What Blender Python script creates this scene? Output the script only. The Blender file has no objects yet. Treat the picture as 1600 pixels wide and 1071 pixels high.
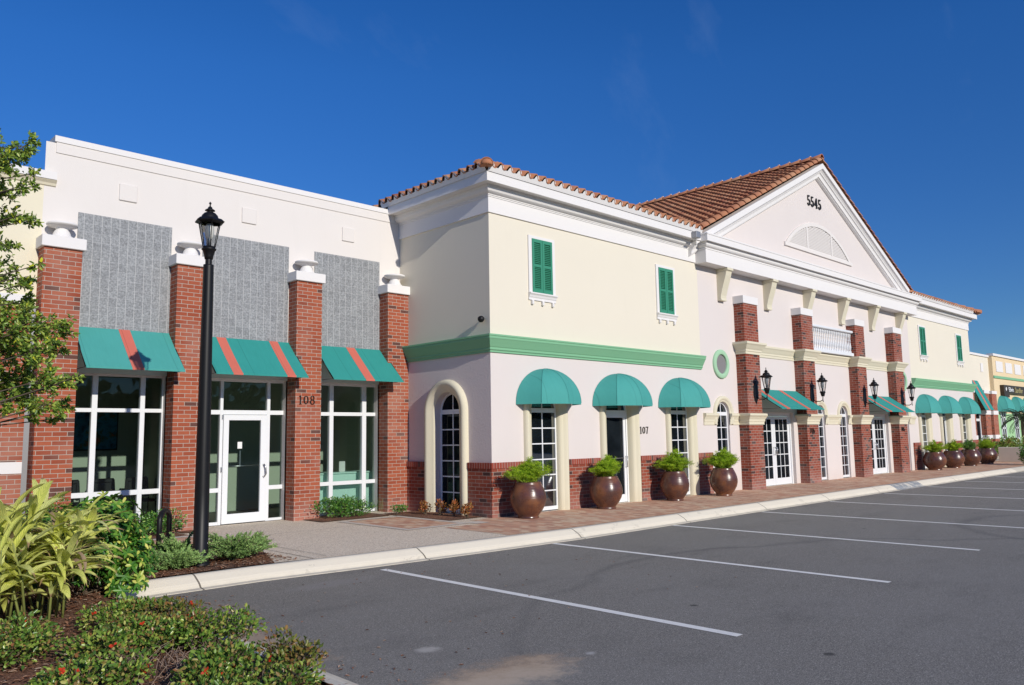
import bpy, math, random
from mathutils import Vector, Matrix
random.seed(7)
D = bpy.data
sc = bpy.context.scene
COL = sc.collection
PI = math.pi
R = math.radians

# ------------------------------------------------------------------ helpers
class MB:
    """collects polygons; build() links them as ONE mesh object"""
    def __init__(s): s.v = []; s.f = []; s.sm = []; s.uv = {}
    def poly(s, pts, smooth=False, uv=None):
        b = len(s.v); s.v += [tuple(p) for p in pts]
        s.f.append(tuple(range(b, b + len(pts)))); s.sm.append(smooth)
        if uv: s.uv[len(s.f) - 1] = uv
        return s
    def mesh(s, vs, fs, smooth=False):
        b = len(s.v); s.v += [tuple(p) for p in vs]
        for f in fs: s.f.append(tuple(i + b for i in f)); s.sm.append(smooth)
        return s
    def box(s, x0, x1, y0, y1, z0, z1):
        if x0 > x1: x0, x1 = x1, x0
        if y0 > y1: y0, y1 = y1, y0
        if z0 > z1: z0, z1 = z1, z0
        v = [(x0,y0,z0),(x1,y0,z0),(x1,y1,z0),(x0,y1,z0),(x0,y0,z1),(x1,y0,z1),(x1,y1,z1),(x0,y1,z1)]
        return s.mesh(v, [(0,3,2,1),(4,5,6,7),(0,1,5,4),(1,2,6,5),(2,3,7,6),(3,0,4,7)])
    def cbox(s, x0, x1, y0, y1, z0, z1, b=.012):
        """box with chamfered vertical and top/bottom edges"""
        if x0 > x1: x0, x1 = x1, x0
        if y0 > y1: y0, y1 = y1, y0
        def ring(i, z):
            a0, a1, c0, c1 = x0 + i, x1 - i, y0 + i, y1 - i
            return [(a0+b,c0,z),(a1-b,c0,z),(a1,c0+b,z),(a1,c1-b,z),(a1-b,c1,z),(a0+b,c1,z),(a0,c1-b,z),(a0,c0+b,z)]
        rs = [ring(b, z0), ring(0, z0 + b), ring(0, z1 - b), ring(b, z1)]
        vs = sum(rs, [])
        fs = [tuple(reversed(range(8))), tuple(range(24, 32))]
        for k in range(3):
            for i in range(8):
                j = (i + 1) % 8
                fs.append((k*8+i, k*8+j, k*8+8+j, k*8+8+i))
        return s.mesh(vs, fs)
    def lathe(s, prof, c, n=24, smooth=True, a0=0, a1=2*PI, sx=1, sy=1, tilt=None):
        vs = []; full = abs(a1 - a0 - 2*PI) < 1e-6
        m = n if full else n + 1
        for r, z in prof:
            for i in range(m):
                a = a0 + (a1 - a0) * i / n
                p = Vector((r*math.cos(a)*sx, r*math.sin(a)*sy, z))
                if tilt: p = tilt @ p
                vs.append((c[0]+p.x, c[1]+p.y, c[2]+p.z))
        fs = []
        for k in range(len(prof) - 1):
            for i in range(n):
                j = (i + 1) % m
                fs.append((k*m+i, k*m+j, (k+1)*m+j, (k+1)*m+i))
        return s.mesh(vs, fs, smooth)
    def tube(s, pts, r, n=8, smooth=True, caps=True):
        pts = [Vector(p) for p in pts]
        if not isinstance(r, (list, tuple)): r = [r]*len(pts)
        vs = []; prev = None
        for k, p in enumerate(pts):
            d = (pts[min(k+1, len(pts)-1)] - pts[max(k-1, 0)]).normalized()
            if prev is None:
                a = d.orthogonal().normalized()
            else:
                a = (prev - d * prev.dot(d)).normalized()
            prev = a; b = d.cross(a)
            for i in range(n):
                t = 2*PI*i/n
                vs.append(p + (a*math.cos(t) + b*math.sin(t)) * r[k])
        fs = []
        for k in range(len(pts)-1):
            for i in range(n):
                j = (i+1) % n
                fs.append((k*n+i, k*n+j, (k+1)*n+j, (k+1)*n+i))
        if caps:
            fs.append(tuple(reversed(range(n)))); fs.append(tuple(range((len(pts)-1)*n, len(pts)*n)))
        return s.mesh(vs, fs, smooth)
    def run(s, path, prof, caps=True):
        """sweep profile (out, z) along an xy path; outward is to the right of travel"""
        P = [Vector((p[0], p[1])) for p in path]; n = len(P); offs = []
        for i in range(n):
            ns = []
            if i > 0: d = (P[i]-P[i-1]).normalized(); ns.append(Vector((d.y, -d.x)))
            if i < n-1: d = (P[i+1]-P[i]).normalized(); ns.append(Vector((d.y, -d.x)))
            if len(ns) == 1: offs.append(ns[0])
            else:
                m = (ns[0]+ns[1]).normalized(); offs.append(m / max(.2, m.dot(ns[0])))
        vs = []; m = len(prof)
        for i in range(n):
            for o, z in prof: vs.append((P[i].x+offs[i].x*o, P[i].y+offs[i].y*o, z))
        fs = []
        for i in range(n-1):
            for k in range(m-1): fs.append((i*m+k, (i+1)*m+k, (i+1)*m+k+1, i*m+k+1))
        if caps: fs.append(tuple(range(m))); fs.append(tuple(reversed(range((n-1)*m, n*m))))
        return s.mesh(vs, fs)
    def build(s, name, mat, parent=None, loc=None, label=None):
        me = D.meshes.new(name)
        me.from_pydata(s.v, [], s.f)
        me.polygons.foreach_set('use_smooth', s.sm)
        if s.uv:
            ul = me.uv_layers.new(name='UVMap')
            for fi, u in s.uv.items():
                p = me.polygons[fi]
                for k, li in enumerate(p.loop_indices): ul.data[li].uv = u[k]
        me.materials.append(mat); me.update()
        o = D.objects.new(name, me); COL.objects.link(o)
        if loc: o.location = loc
        if parent: o.parent = parent
        if label: o['label'] = label
        return o

def tag(o, label, cat, group=None, kind=None):
    if label: o['label'] = label
    if cat: o['category'] = cat
    if group: o['group'] = group
    if kind: o['kind'] = kind
    return o
def thing(name, label, cat, loc=(0,0,0), rz=0, group=None):
    o = D.objects.new(name, None); COL.objects.link(o); o.empty_display_size = .2
    o.location = loc; o.rotation_euler = (0,0,rz)
    return tag(o, label, cat, group)
def copy_tree(o, parent=None):
    c = o.copy(); COL.objects.link(c)
    if parent: c.parent = parent
    for ch in [k for k in D.objects if k.parent == o]:
        copy_tree(ch, c)
    return c

# ------------------------------------------------------------------ materials
class M:
    def __init__(s, name):
        s.m = D.materials.new(name); s.m.use_nodes = True
        s.t = s.m.node_tree; s.n = s.t.nodes; s.n.clear()
        s.out = s.N('ShaderNodeOutputMaterial')
    def N(s, t, **k):
        n = s.n.new(t)
        for a, b in k.items(): setattr(n, a, b)
        return n
    def L(s, a, b): s.t.links.new(a, b)
    def pos(s):
        return s.N('ShaderNodeNewGeometry').outputs['Position']
    def noise(s, vec, scale, detail=3, rough=.55):
        n = s.N('ShaderNodeTexNoise'); n.inputs['Scale'].default_value = scale
        n.inputs['Detail'].default_value = detail; n.inputs['Roughness'].default_value = rough
        if vec is not None: s.L(vec, n.inputs['Vector'])
        return n.outputs['Fac']
    def ramp(s, fac, stops, interp='LINEAR'):
        r = s.N('ShaderNodeValToRGB'); e = r.color_ramp; e.interpolation = interp
        while len(e.elements) < len(stops): e.elements.new(.5)
        for el, (p, c) in zip(e.elements, stops):
            el.position = p; el.color = (*c, 1) if len(c) == 3 else c
        s.L(fac, r.inputs[0]); return r.outputs[0]
    def math(s, op, a, b=None, c=None):
        n = s.N('ShaderNodeMath', operation=op)
        for i, x in enumerate((a, b, c)):
            if x is None: continue
            if isinstance(x, (int, float)): n.inputs[i].default_value = x
            else: s.L(x, n.inputs[i])
        return n.outputs[0]
    def mix(s, fac, a, b, mode='MIX'):
        n = s.N('ShaderNodeMix', data_type='RGBA', blend_type=mode)
        for i, x in ((0, fac), (6, a), (7, b)):
            if isinstance(x, (int, float)): n.inputs[i].default_value = x
            elif isinstance(x, (tuple, list)): n.inputs[i].default_value = (*x, 1)
            else: s.L(x, n.inputs[i])
        return n.outputs[2]
    def bsdf(s, color, rough=.7, spec=.3, metal=0, bump=None, bstr=.3, bdist=.01):
        p = s.N('ShaderNodeBsdfPrincipled')
        if isinstance(color, (tuple, list)): p.inputs['Base Color'].default_value = (*color, 1)
        else: s.L(color, p.inputs['Base Color'])
        if isinstance(rough, (int, float)): p.inputs['Roughness'].default_value = rough
        else: s.L(rough, p.inputs['Roughness'])
        p.inputs['Metallic'].default_value = metal
        p.inputs['Specular IOR Level'].default_value = spec
        if bump is not None:
            b = s.N('ShaderNodeBump'); b.inputs['Strength'].default_value = bstr
            b.inputs['Distance'].default_value = bdist
            s.L(bump, b.inputs['Height']); s.L(b.outputs[0], p.inputs['Normal'])
        return p
    def end(s, sh):
        s.L(sh.outputs[0] if hasattr(sh, 'outputs') else sh, s.out.inputs[0]); return s.m

def sep(m, v):
    n = m.N('ShaderNodeSeparateXYZ'); m.L(v, n.inputs[0]); return n.outputs
def comb(m, x, y, z=0):
    n = m.N('ShaderNodeCombineXYZ')
    for i, a in enumerate((x, y, z)):
        if isinstance(a, (int, float)): n.inputs[i].default_value = a
        else: m.L(a, n.inputs[i])
    return n.outputs[0]

def stucco(name, col, bstr=.25, bscale=60, dirt=.06, streak=True):
    m = M(name); p = m.pos()
    big = m.noise(p, .9, 4); fine = m.noise(p, bscale, 3)
    c = m.mix(m.math('MULTIPLY', big, dirt*2), col, tuple(x*.72 for x in col))
    if streak:
        x, y, z = sep(m, p)
        st = m.noise(comb(m, m.math('MULTIPLY', x, 3.2), m.math('MULTIPLY', y, 3.2), m.math('MULTIPLY', z, .35)), 1.3, 4, .65)
        st = m.ramp(st, [(.58, (0,0,0)), (.85, (.7,.7,.7))])
        c = m.mix(m.math('MULTIPLY', st, dirt*1.6), c, tuple(x*.62 for x in col))
        gz = m.math('SUBTRACT', 1, m.math('MULTIPLY', z, 2.2))
        gz = m.math('MAXIMUM', gz, 0)
        c = m.mix(m.math('MULTIPLY', gz, m.math('MULTIPLY', big, .35)), c, (col[0]*.55, col[1]*.5, col[2]*.42))
    return m.end(m.bsdf(c, .85, .2, bump=fine, bstr=bstr, bdist=.006))

def wallvec(m):
    """(horizontal, z) coordinates in metres for a wall facing x or y"""
    g = m.N('ShaderNodeNewGeometry')
    x, y, z = sep(m, g.outputs['Position'])
    nx, ny, nz = sep(m, g.outputs['Normal'])
    fx = m.math('GREATER_THAN', m.math('ABSOLUTE', nx), .7)
    h = m.math('ADD', m.math('MULTIPLY', x, m.math('SUBTRACT', 1, fx)), m.math('MULTIPLY', y, fx))
    return comb(m, h, z, 0), g.outputs['Position'], z

def brick(name, c1, c2, dark, mortar, bw=.232, rh=.0775, darkamt=.07, soldier=False):
    m = M(name); v, pos, z = wallvec(m)
    b = m.N('ShaderNodeTexBrick'); m.L(v, b.inputs['Vector'])
    b.inputs['Scale'].default_value = 1; b.inputs['Brick Width'].default_value = rh if soldier else bw
    b.inputs['Row Height'].default_value = .3 if soldier else rh
    b.inputs['Mortar Size'].default_value = .0055; b.inputs['Mortar Smooth'].default_value = .15
    b.inputs['Color1'].default_value = (0,0,0,1); b.inputs['Color2'].default_value = (1,1,1,1)
    b.inputs['Mortar'].default_value = (.5,.5,.5,1)
    b.offset = .5
    rnd = b.outputs['Color']
    col = m.ramp(rnd, [(0, dark), (darkamt, dark), (darkamt+.02, c1), (.6, c2), (1, tuple(x*.88 for x in c1))])
    n = m.noise(pos, 22, 4); col = m.mix(m.math('MULTIPLY', n, .35), col, tuple(x*.55 for x in c1))
    col = m.mix(b.outputs['Fac'], col, mortar)
    big = m.noise(pos, 1.1, 3)
    col = m.mix(m.ramp(big, [(.5, (0,0,0)), (.8, (.25,.25,.25))]), col, (.5,.42,.36))
    # efflorescence near the base
    lo = m.math('MAXIMUM', m.math('SUBTRACT', .45, z), 0)
    col = m.mix(m.math('MULTIPLY', lo, m.math('MULTIPLY', n, .9)), col, (.55,.46,.42))
    h = m.math('SUBTRACT', m.math('MULTIPLY', n, .25), b.outputs['Fac'])
    return m.end(m.bsdf(col, .85, .25, bump=h, bstr=.6, bdist=.006))

def plain(name, col, rough=.5, spec=.4, metal=0, var=.1, scale=8, bump=.0, bscale=40):
    m = M(name); p = m.pos(); n = m.noise(p, scale, 4)
    c = m.mix(m.math('MULTIPLY', n, var*2), col, tuple(x*.7 for x in col))
    return m.end(m.bsdf(c, rough, spec, metal, bump=m.noise(p, bscale, 2) if bump else None, bstr=bump, bdist=.004))

def fabric(name, col):
    m = M(name); p = m.pos()
    x, y, z = sep(m, p)
    sx_ = m.math('ABSOLUTE', m.math('SUBTRACT', m.math('FRACT', m.math('DIVIDE', x, .74)), .5)); seam = m.math('LESS_THAN', sx_, .010)
    n = m.noise(p, 2.2, 4); f = m.noise(comb(m, m.math('MULTIPLY', x, 9), y, m.math('MULTIPLY', z, 1.5)), 2, 3)
    c = m.mix(m.math('MULTIPLY', n, .25), col, tuple(min(1, a*1.5+.02) for a in col))
    c = m.mix(m.math('MULTIPLY', f, .30), c, tuple(a*.6 for a in col))
    c = m.mix(m.math('MULTIPLY', seam, .35), c, tuple(a*.45 for a in col))
    pr = m.bsdf(c, .75, .25, bump=m.math('ADD', m.noise(p, 300, 1), m.math('MULTIPLY', f, 5)), bstr=.12, bdist=.006)
    tr = m.N('ShaderNodeBsdfTranslucent'); m.L(c, tr.inputs[0])
    mx = m.N('ShaderNodeMixShader'); mx.inputs[0].default_value = .12
    m.L(pr.outputs[0], mx.inputs[1]); m.L(tr.outputs[0], mx.inputs[2])
    return m.end(mx)

def leafmat(name, stops, rough=.4, trans=.3, spec=.4, var2=None, stripes=False):
    m = M(name); g = m.N('ShaderNodeNewGeometry')
    col = m.ramp(g.outputs['Random Per Island'], stops)
    n = m.noise(g.outputs['Position'], 2.5, 2)
    col = m.mix(m.ramp(n, [(.4, (0,0,0)), (.75, (.22,.22,.22))]), col, (.03,.045,.01))
    if stripes:
        uv = m.N('ShaderNodeUVMap').outputs[0]; x, y, z = sep(m, uv)
        ax = m.math('ABSOLUTE', m.math('SUBTRACT', x, .5))
        s1 = m.math('SINE', m.math('ADD', m.math('MULTIPLY', m.math('SUBTRACT', y, m.math('MULTIPLY', ax, .55)), 62),
                     m.math('MULTIPLY', g.outputs['Random Per Island'], 20)))
        nn = m.noise(comb(m, m.math('MULTIPLY', x, 1.2), m.math('MULTIPLY', m.math('SUBTRACT', y, m.math('MULTIPLY', ax, .5)), 9), g.outputs['Random Per Island']), 2.4, 3)
        f = m.ramp(m.math('ADD', m.math('MULTIPLY', s1, .16), nn), [(.46, (0,0,0)), (.62, (1,1,1))])
        col = m.mix(m.math('MULTIPLY', f, .55), col, (.20,.32,.05))
        tipf = m.ramp(m.math('ADD', y, m.math('MULTIPLY', g.outputs['Random Per Island'], .12)), [(.93, (0,0,0)), (1.02, (1,1,1))])
        col = m.mix(tipf, col, (.38,.25,.13))
    p = m.bsdf(col, rough, spec)
    t = m.N('ShaderNodeBsdfTranslucent'); m.L(m.mix(.5, col, (.3,.45,.05), 'MULTIPLY') if False else col, t.inputs[0])
    mx = m.N('ShaderNodeMixShader'); mx.inputs[0].default_value = trans
    m.L(p.outputs[0], mx.inputs[1]); m.L(t.outputs[0], mx.inputs[2])
    return m.end(mx)

W = {}
W['cream'] = stucco('cream_stucco', (.76, .70, .575), dirt=.075)
W['yellow'] = stucco('yellow_stucco', (.74, .68, .52), dirt=.05)
W['peach'] = stucco('peach_stucco', (.76, .60, .38), dirt=.06)
W['pink'] = stucco('pink_stucco', (.70, .635, .60), bstr=.3, dirt=.075)
W['pink_rough'] = stucco('rough_pink_stucco', (.68, .61, .59), bstr=1.0, bscale=22, dirt=.05)
W['white_wall'] = stucco('white_stucco', (.74, .695, .655), dirt=.075)
W['trim'] = stucco('white_trim', (.77, .745, .725), bstr=.1, dirt=.07, streak=True)
W['beige'] = stucco('beige_moulding', (.70, .645, .49), bstr=.12, dirt=.08)
W['green_trim'] = stucco('green_moulding', (.215, .46, .27), bstr=.08, dirt=.1)
W['ring'] = stucco('pale_green_ring', (.36,.58,.38), dirt=.05)
W['light_green'] = stucco('light_green_wall', (.34, .56, .30), dirt=.08)
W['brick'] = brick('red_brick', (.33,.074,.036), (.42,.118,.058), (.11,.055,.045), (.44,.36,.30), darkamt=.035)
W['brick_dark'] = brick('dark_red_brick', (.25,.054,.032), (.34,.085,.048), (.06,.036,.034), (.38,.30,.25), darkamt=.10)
W['brick_soldier'] = brick('soldier_brick', (.30,.055,.036), (.36,.075,.045), (.1,.05,.04), (.42,.33,.28), darkamt=.08, soldier=True)
W['teal'] = fabric('teal_canvas', (.036, .315, .278))
W['teal_bright'] = fabric('brighter_teal_canvas', (.075, .375, .335))  # brighter copy of the teal; first awning and domes brightened by colour
W['coral'] = fabric('coral_canvas', (.66, .17, .12))
W['frame'] = plain('white_aluminium', (.78,.79,.80), .35, .5, var=.04)
W['green_paint'] = plain('green_paint', (.045,.26,.155), .5, .4, var=.12)
W['black_metal'] = plain('black_metal', (.009,.009,.010), .45, .3, var=.2)
W['grey_metal'] = plain('grey_metal', (.30,.31,.33), .4, .5, .4)
W['steel'] = plain('brushed_steel', (.55,.55,.56), .3, .5, .9)
W['vent'] = plain('grey_mesh', (.22,.21,.21), .7, bump=1, bscale=90)
W['numeral'] = plain('black_numeral', (.012,.011,.010), .45)
W['dark_room'] = plain('dark_interior', (.03,.035,.035), .9)
W['room_wall'] = plain('sage_interior_wall', (.52,.57,.47), .9, var=.05)
W['room_floor'] = plain('interior_floor', (.10,.09,.075), .6)
W['chair'] = plain('black_vinyl', (.015,.016,.018), .5)
W['aqua'] = plain('pale_aqua_panel', (.62,.86,.79), .6, var=.05)
W['paper'] = plain('white_paper', (.8,.8,.78), .8)
W['bark'] = plain('bark', (.13,.10,.075), .9, var=.5, scale=14, bump=.8)
W['twig'] = plain('twig', (.16,.12,.08), .9, var=.4)
W['cane'] = plain('green_cane', (.24,.27,.07), .6, var=.4)
W['soil'] = plain('potting_soil', (.05,.035,.025), 1)

# grey granite tile
m = M('grey_granite_tile'); v, pos, z = wallvec(m)
b = m.N('ShaderNodeTexBrick'); m.L(v, b.inputs['Vector']); b.offset = 0
for k, a in (('Scale',1),('Brick Width',.152),('Row Height',.165),('Mortar Size',.0032),('Mortar Smooth',.3)): b.inputs[k].default_value = a
b.inputs['Color1'].default_value=(.90,.90,.88,1); b.inputs['Color2'].default_value=(1.08,1.08,1.05,1); b.inputs['Mortar'].default_value=(1,1,1,1)
n1 = m.noise(pos, 28, 6, .75); n2 = m.noise(pos, 3, 3)
c = m.ramp(n1, [(.33, (.135,.14,.15)), (.5, (.26,.27,.285)), (.68, (.42,.43,.45))])
c = m.mix(1, c, b.outputs['Color'], 'MULTIPLY')
c = m.mix(m.math('MULTIPLY', n2, .2), c, (.2,.2,.2))
# vertical joints read brighter than the horizontal ones
x_, y_, _z = sep(m, v)
vert = m.math('LESS_THAN', m.math('ABSOLUTE', m.math('SUBTRACT', m.math('FRACT', m.math('ADD', m.math('DIVIDE', x_, .152), .5)), .5)), .024)
c = m.mix(m.math('MULTIPLY', b.outputs['Fac'], .5), c, (.5,.5,.5)); c = m.mix(m.math('MULTIPLY', vert, .7), c, (.56,.56,.55))
W['tile'] = m.end(m.bsdf(c, .6, .35, bump=b.outputs['Fac'], bstr=.25, bdist=-.003))

# clay roof tile
m = M('clay_roof_tile'); g = m.N('ShaderNodeNewGeometry')
c = m.ramp(g.outputs['Random Per Island'], [(0,(.42,.155,.082)),(.3,(.54,.235,.12)),(.55,(.47,.185,.10)),(.8,(.62,.33,.185)),(1,(.36,.115,.072))])
nn = m.noise(g.outputs['Position'], 9, 5); c = m.mix(m.math('MULTIPLY', nn, .55), c, (.27,.115,.06))
c = m.mix(m.ramp(m.noise(g.outputs['Position'], 1.4, 4), [(.45,(0,0,0)),(.75,(.45,.45,.45))]), c, (.55,.32,.19))
W['clay'] = m.end(m.bsdf(c, .8, .25, bump=nn, bstr=.3))

# glass: clear tinted and dark
def glassmat(name, tint, dark=None, ior=1.5):
    m = M(name)
    f0 = m.N('ShaderNodeFresnel'); f0.inputs[0].default_value = ior
    fr = m.math('MULTIPLY', f0.outputs[0], .30 if dark else .8)
    gl = m.N('ShaderNodeBsdfGlossy'); gl.inputs['Roughness'].default_value = .01; gl.inputs['Color'].default_value = (.9,.95,1,1)
    wob = m.N('ShaderNodeBump'); wob.inputs['Strength'].default_value = .04; wob.inputs['Distance'].default_value = .02
    m.L(m.noise(m.pos(), 1.7, 1), wob.inputs['Height']); m.L(wob.outputs[0], gl.inputs['Normal'])
    if dark:
        ba = m.N('ShaderNodeBsdfDiffuse')
        m.L(m.mix(m.ramp(m.noise(m.pos(), 1.6, 3), [(.4,(0,0,0)),(.7,(1,1,1))]), dark, tuple(x*2.2 for x in dark)), ba.inputs[0])
    else:
        ba = m.N('ShaderNodeBsdfTransparent'); ba.inputs[0].default_value = (*tint, 1)
    mx = m.N('ShaderNodeMixShader'); m.L(fr, mx.inputs[0])
    m.L(ba.outputs[0], mx.inputs[1]); m.L(gl.outputs[0], mx.inputs[2])
    return m.end(mx)
W['glass'] = glassmat('tinted_glass', (.62,.70,.66))
W['glass_dark'] = glassmat('dark_glass', None, (.006,.008,.010))
W['lamp_glass'] = glassmat('lamp_glass', (.93,.93,.92))
W['bulb'] = plain('frosted_bulb', (.75,.75,.72), .3)

# pots
m = M('glazed_brown_pot'); p = m.pos(); o = m.N('ShaderNodeObjectInfo')
n = m.noise(p, 2.6, 4)
c = m.ramp(n, [(.3,(.060,.028,.024)),(.5,(.115,.043,.026)),(.68,(.24,.090,.032))])
x, y, z = sep(m, p); c = m.mix(m.math('MULTIPLY', m.noise(p, 14, 4), .4), c, (.05,.03,.03))
rings = m.noise(comb(m, 0, 0, m.math('MULTIPLY', z, 22)), 1.5, 3)
W['pot'] = m.end(m.bsdf(c, m.ramp(m.noise(p, 5, 3), [(.3,(.20,.20,.20)),(.7,(.38,.38,.38))]), .65, bump=m.math('ADD', rings, m.math('MULTIPLY', m.noise(p, 6, 3), .8)), bstr=.22, bdist=.02))

# asphalt with stains
m = M('asphalt'); p = m.pos(); x, y, z = sep(m, p)
sp = m.noise(p, 95, 3, .9); sp2 = m.ramp(m.noise(p, 34, 5, .85), [(.35,(0,0,0)),(.62,(1,1,1))]); big = m.noise(p, .38, 5, .6)
c = m.ramp(sp, [(.32,(.080,.074,.064)),(.48,(.225,.208,.180)),(.59,(.41,.38,.33)),(.69,(.90,.85,.76))])
c = m.mix(m.math('MULTIPLY', sp2, .40), c, (.085,.081,.075))
c = m.mix(m.ramp(big, [(.38,(.0,.0,.0)),(.72,(.30,.30,.30))]), c, (.30,.285,.26))
sm = m.noise(comb(m, m.math('MULTIPLY', x, .55), m.math('MULTIPLY', y, 1.4)), .9, 6, .7)
c = m.mix(m.ramp(sm, [(.52,(0,0,0)),(.70,(.28,.28,.28))]), c, (.085,.08,.075))
# tyre scrubs and tar seams, warped arcs
wv = m.N('ShaderNodeTexNoise'); wv.inputs['Scale'].default_value = .35; wv.inputs['Detail'].default_value = 3; m.L(p, wv.inputs['Vector'])
wx, wy, wz = sep(m, wv.outputs['Color'])
def band(expr, w): return m.ramp(m.math('ABSOLUTE', expr), [(0,(1,1,1)), (w,(0,0,0))])
# a swept tyre track
rr = m.math('SQRT', m.math('ADD', m.math('POWER', m.math('ADD', x, 1.5), 2), m.math('POWER', m.math('ADD', y, 11.5), 2)))
tr = band(m.math('SUBTRACT', m.math('ADD', rr, m.math('MULTIPLY', wx, 1.6)), 7.2), .14)
c = m.mix(m.math('MULTIPLY', tr, m.math('MULTIPLY', wy, .55)), c, (.06,.06,.062))
rr2 = m.math('SQRT', m.math('ADD', m.math('POWER', m.math('SUBTRACT', x, 6.5), 2), m.math('POWER', m.math('ADD', y, 9.5), 2)))
tr2 = band(m.math('SUBTRACT', m.math('ADD', rr2, m.math('MULTIPLY', wx, .8)), 3.1), .2)
c = m.mix(m.math('MULTIPLY', tr2, m.math('MULTIPLY', wy, .6)), c, (.07,.07,.072))
def spot(cx, cy, sx, sy, wob=.9):
    dx = m.math('DIVIDE', m.math('SUBTRACT', x, cx), sx); dy = m.math('DIVIDE', m.math('SUBTRACT', y, cy), sy)
    d = m.math('SQRT', m.math('ADD', m.math('POWER', dx, 2), m.math('POWER', dy, 2)))
    d = m.math('ADD', d, m.math('MULTIPLY', m.math('SUBTRACT', m.noise(p, 3.5, 8, .75), .5), wob*2.4))
    d = m.math('ADD', d, m.math('MULTIPLY', m.math('SUBTRACT', sp, .5), .9))
    return m.ramp(d, [(.40,(1,1,1)), (1,(0,0,0))])
for cx, cy, sx, sy, col, a in ((-6.95,-7.6,.85,.38,(.58,.38,.22),.6),(-7.75,-5.2,.35,1.3,(.55,.40,.27),.6),(-7.2,-7.75,.9,.4,(.62,.52,.40),.6),
                               (-7.55,-3.6,.5,.8,(.35,.27,.2),.45),(-6.85,-6.6,.13,.10,(.60,.56,.50),.6),(-6.0,-7.7,.06,.05,(.5,.48,.45),.8),(-5.7,-3.2,.9,.25,(.30,.28,.26),.5)):
    c = m.mix(m.math('MULTIPLY', spot(cx, cy, sx, sy), a), c, col)
# small dark oil drops
vo = m.N('ShaderNodeTexVoronoi'); vo.inputs['Scale'].default_value = .75; vo.inputs['Randomness'].default_value = 1; m.L(p, vo.inputs['Vector'])
c = m.mix(m.ramp(m.math('ADD', vo.outputs['Distance'], m.math('MULTIPLY', m.math('SUBTRACT', sm, .5), .2)), [(.008,(.7,.7,.7)),(.03,(0,0,0))]), c, (.018,.018,.018))
W['asphalt'] = m.end(m.bsdf(c, .85, .3, bump=sp, bstr=.7, bdist=.006))

m = M('worn_white_paint'); p = m.pos()
n = m.noise(p, 60, 4, .8); n2 = m.noise(p, 4, 4)
c = m.ramp(m.math('ADD', m.math('MULTIPLY', n, .7), m.math('MULTIPLY', n2, .45)), [(.38,(.3,.3,.305)),(.47,(.86,.84,.78)),(.8,(.95,.93,.87))])
W['paint'] = m.end(m.bsdf(c, .7, .3, bump=n, bstr=.3))

m = M('kerb_concrete'); p = m.pos(); x, y, z = sep(m, p)
n = m.noise(p, 35, 4); big = m.noise(p, 1.3, 4)
c = m.mix(m.math('MULTIPLY', big, .5), (.88,.80,.64), (.74,.66,.53))
c = m.mix(m.math('MULTIPLY', n, .25), c, (.55,.49,.40))
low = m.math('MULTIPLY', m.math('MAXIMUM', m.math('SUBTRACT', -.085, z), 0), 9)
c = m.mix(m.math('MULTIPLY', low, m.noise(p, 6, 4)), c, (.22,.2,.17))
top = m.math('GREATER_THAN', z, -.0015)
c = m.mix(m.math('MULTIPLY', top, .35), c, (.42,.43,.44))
c = m.mix(m.math('MULTIPLY', m.math('GREATER_THAN', m.noise(comb(m, x, m.math('MULTIPLY', y, 1), z), 3.2, 5, .7), .63), .18), c, (.2,.18,.15))
fx = m.math('ABSOLUTE', m.math('SUBTRACT', m.math('FRACT', m.math('ADD', m.math('DIVIDE', x, 3.3), .62)), .5))
j = m.math('LESS_THAN', fx, .0035)
c = m.mix(m.math('MULTIPLY', j, .85), c, (.07,.055,.04))
gp_ = m.math('MULTIPLY', m.math('GREATER_THAN', x, 14.1), m.math('LESS_THAN', x, 16.3))
c = m.mix(m.math('MULTIPLY', gp_, m.ramp(m.noise(p, 5, 5), [(.35,(.2,.2,.2)),(.55,(.85,.85,.85))])), c, (.20,.23,.27))
c = m.mix(m.math('MULTIPLY', m.math('GREATER_THAN', x, 26.8), .45), c, (.40,.36,.30))
W['kerb'] = m.end(m.bsdf(c, .85, .2, bump=n, bstr=.2))

m = M('exposed_aggregate'); p = m.pos()
vo = m.N('ShaderNodeTexVoronoi'); vo.inputs['Scale'].default_value = 75; m.L(p, vo.inputs['Vector'])
vx = sep(m, vo.outputs['Color'])
c = m.ramp(vx[0], [(0,(.50,.40,.29)),(.4,(.80,.67,.50)),(.75,(.90,.77,.60)),(1,(.97,.89,.74))])
c = m.mix(m.math('MULTIPLY', m.noise(p, 1.2, 5), .3), c, (.48,.42,.35))
W['aggregate'] = m.end(m.bsdf(c, .85, .2, bump=vo.outputs['Distance'], bstr=.5, bdist=.008))
W['concrete'] = plain('border_concrete', (.70,.62,.52), .85, var=.2, scale=3, bump=.2)

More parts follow.
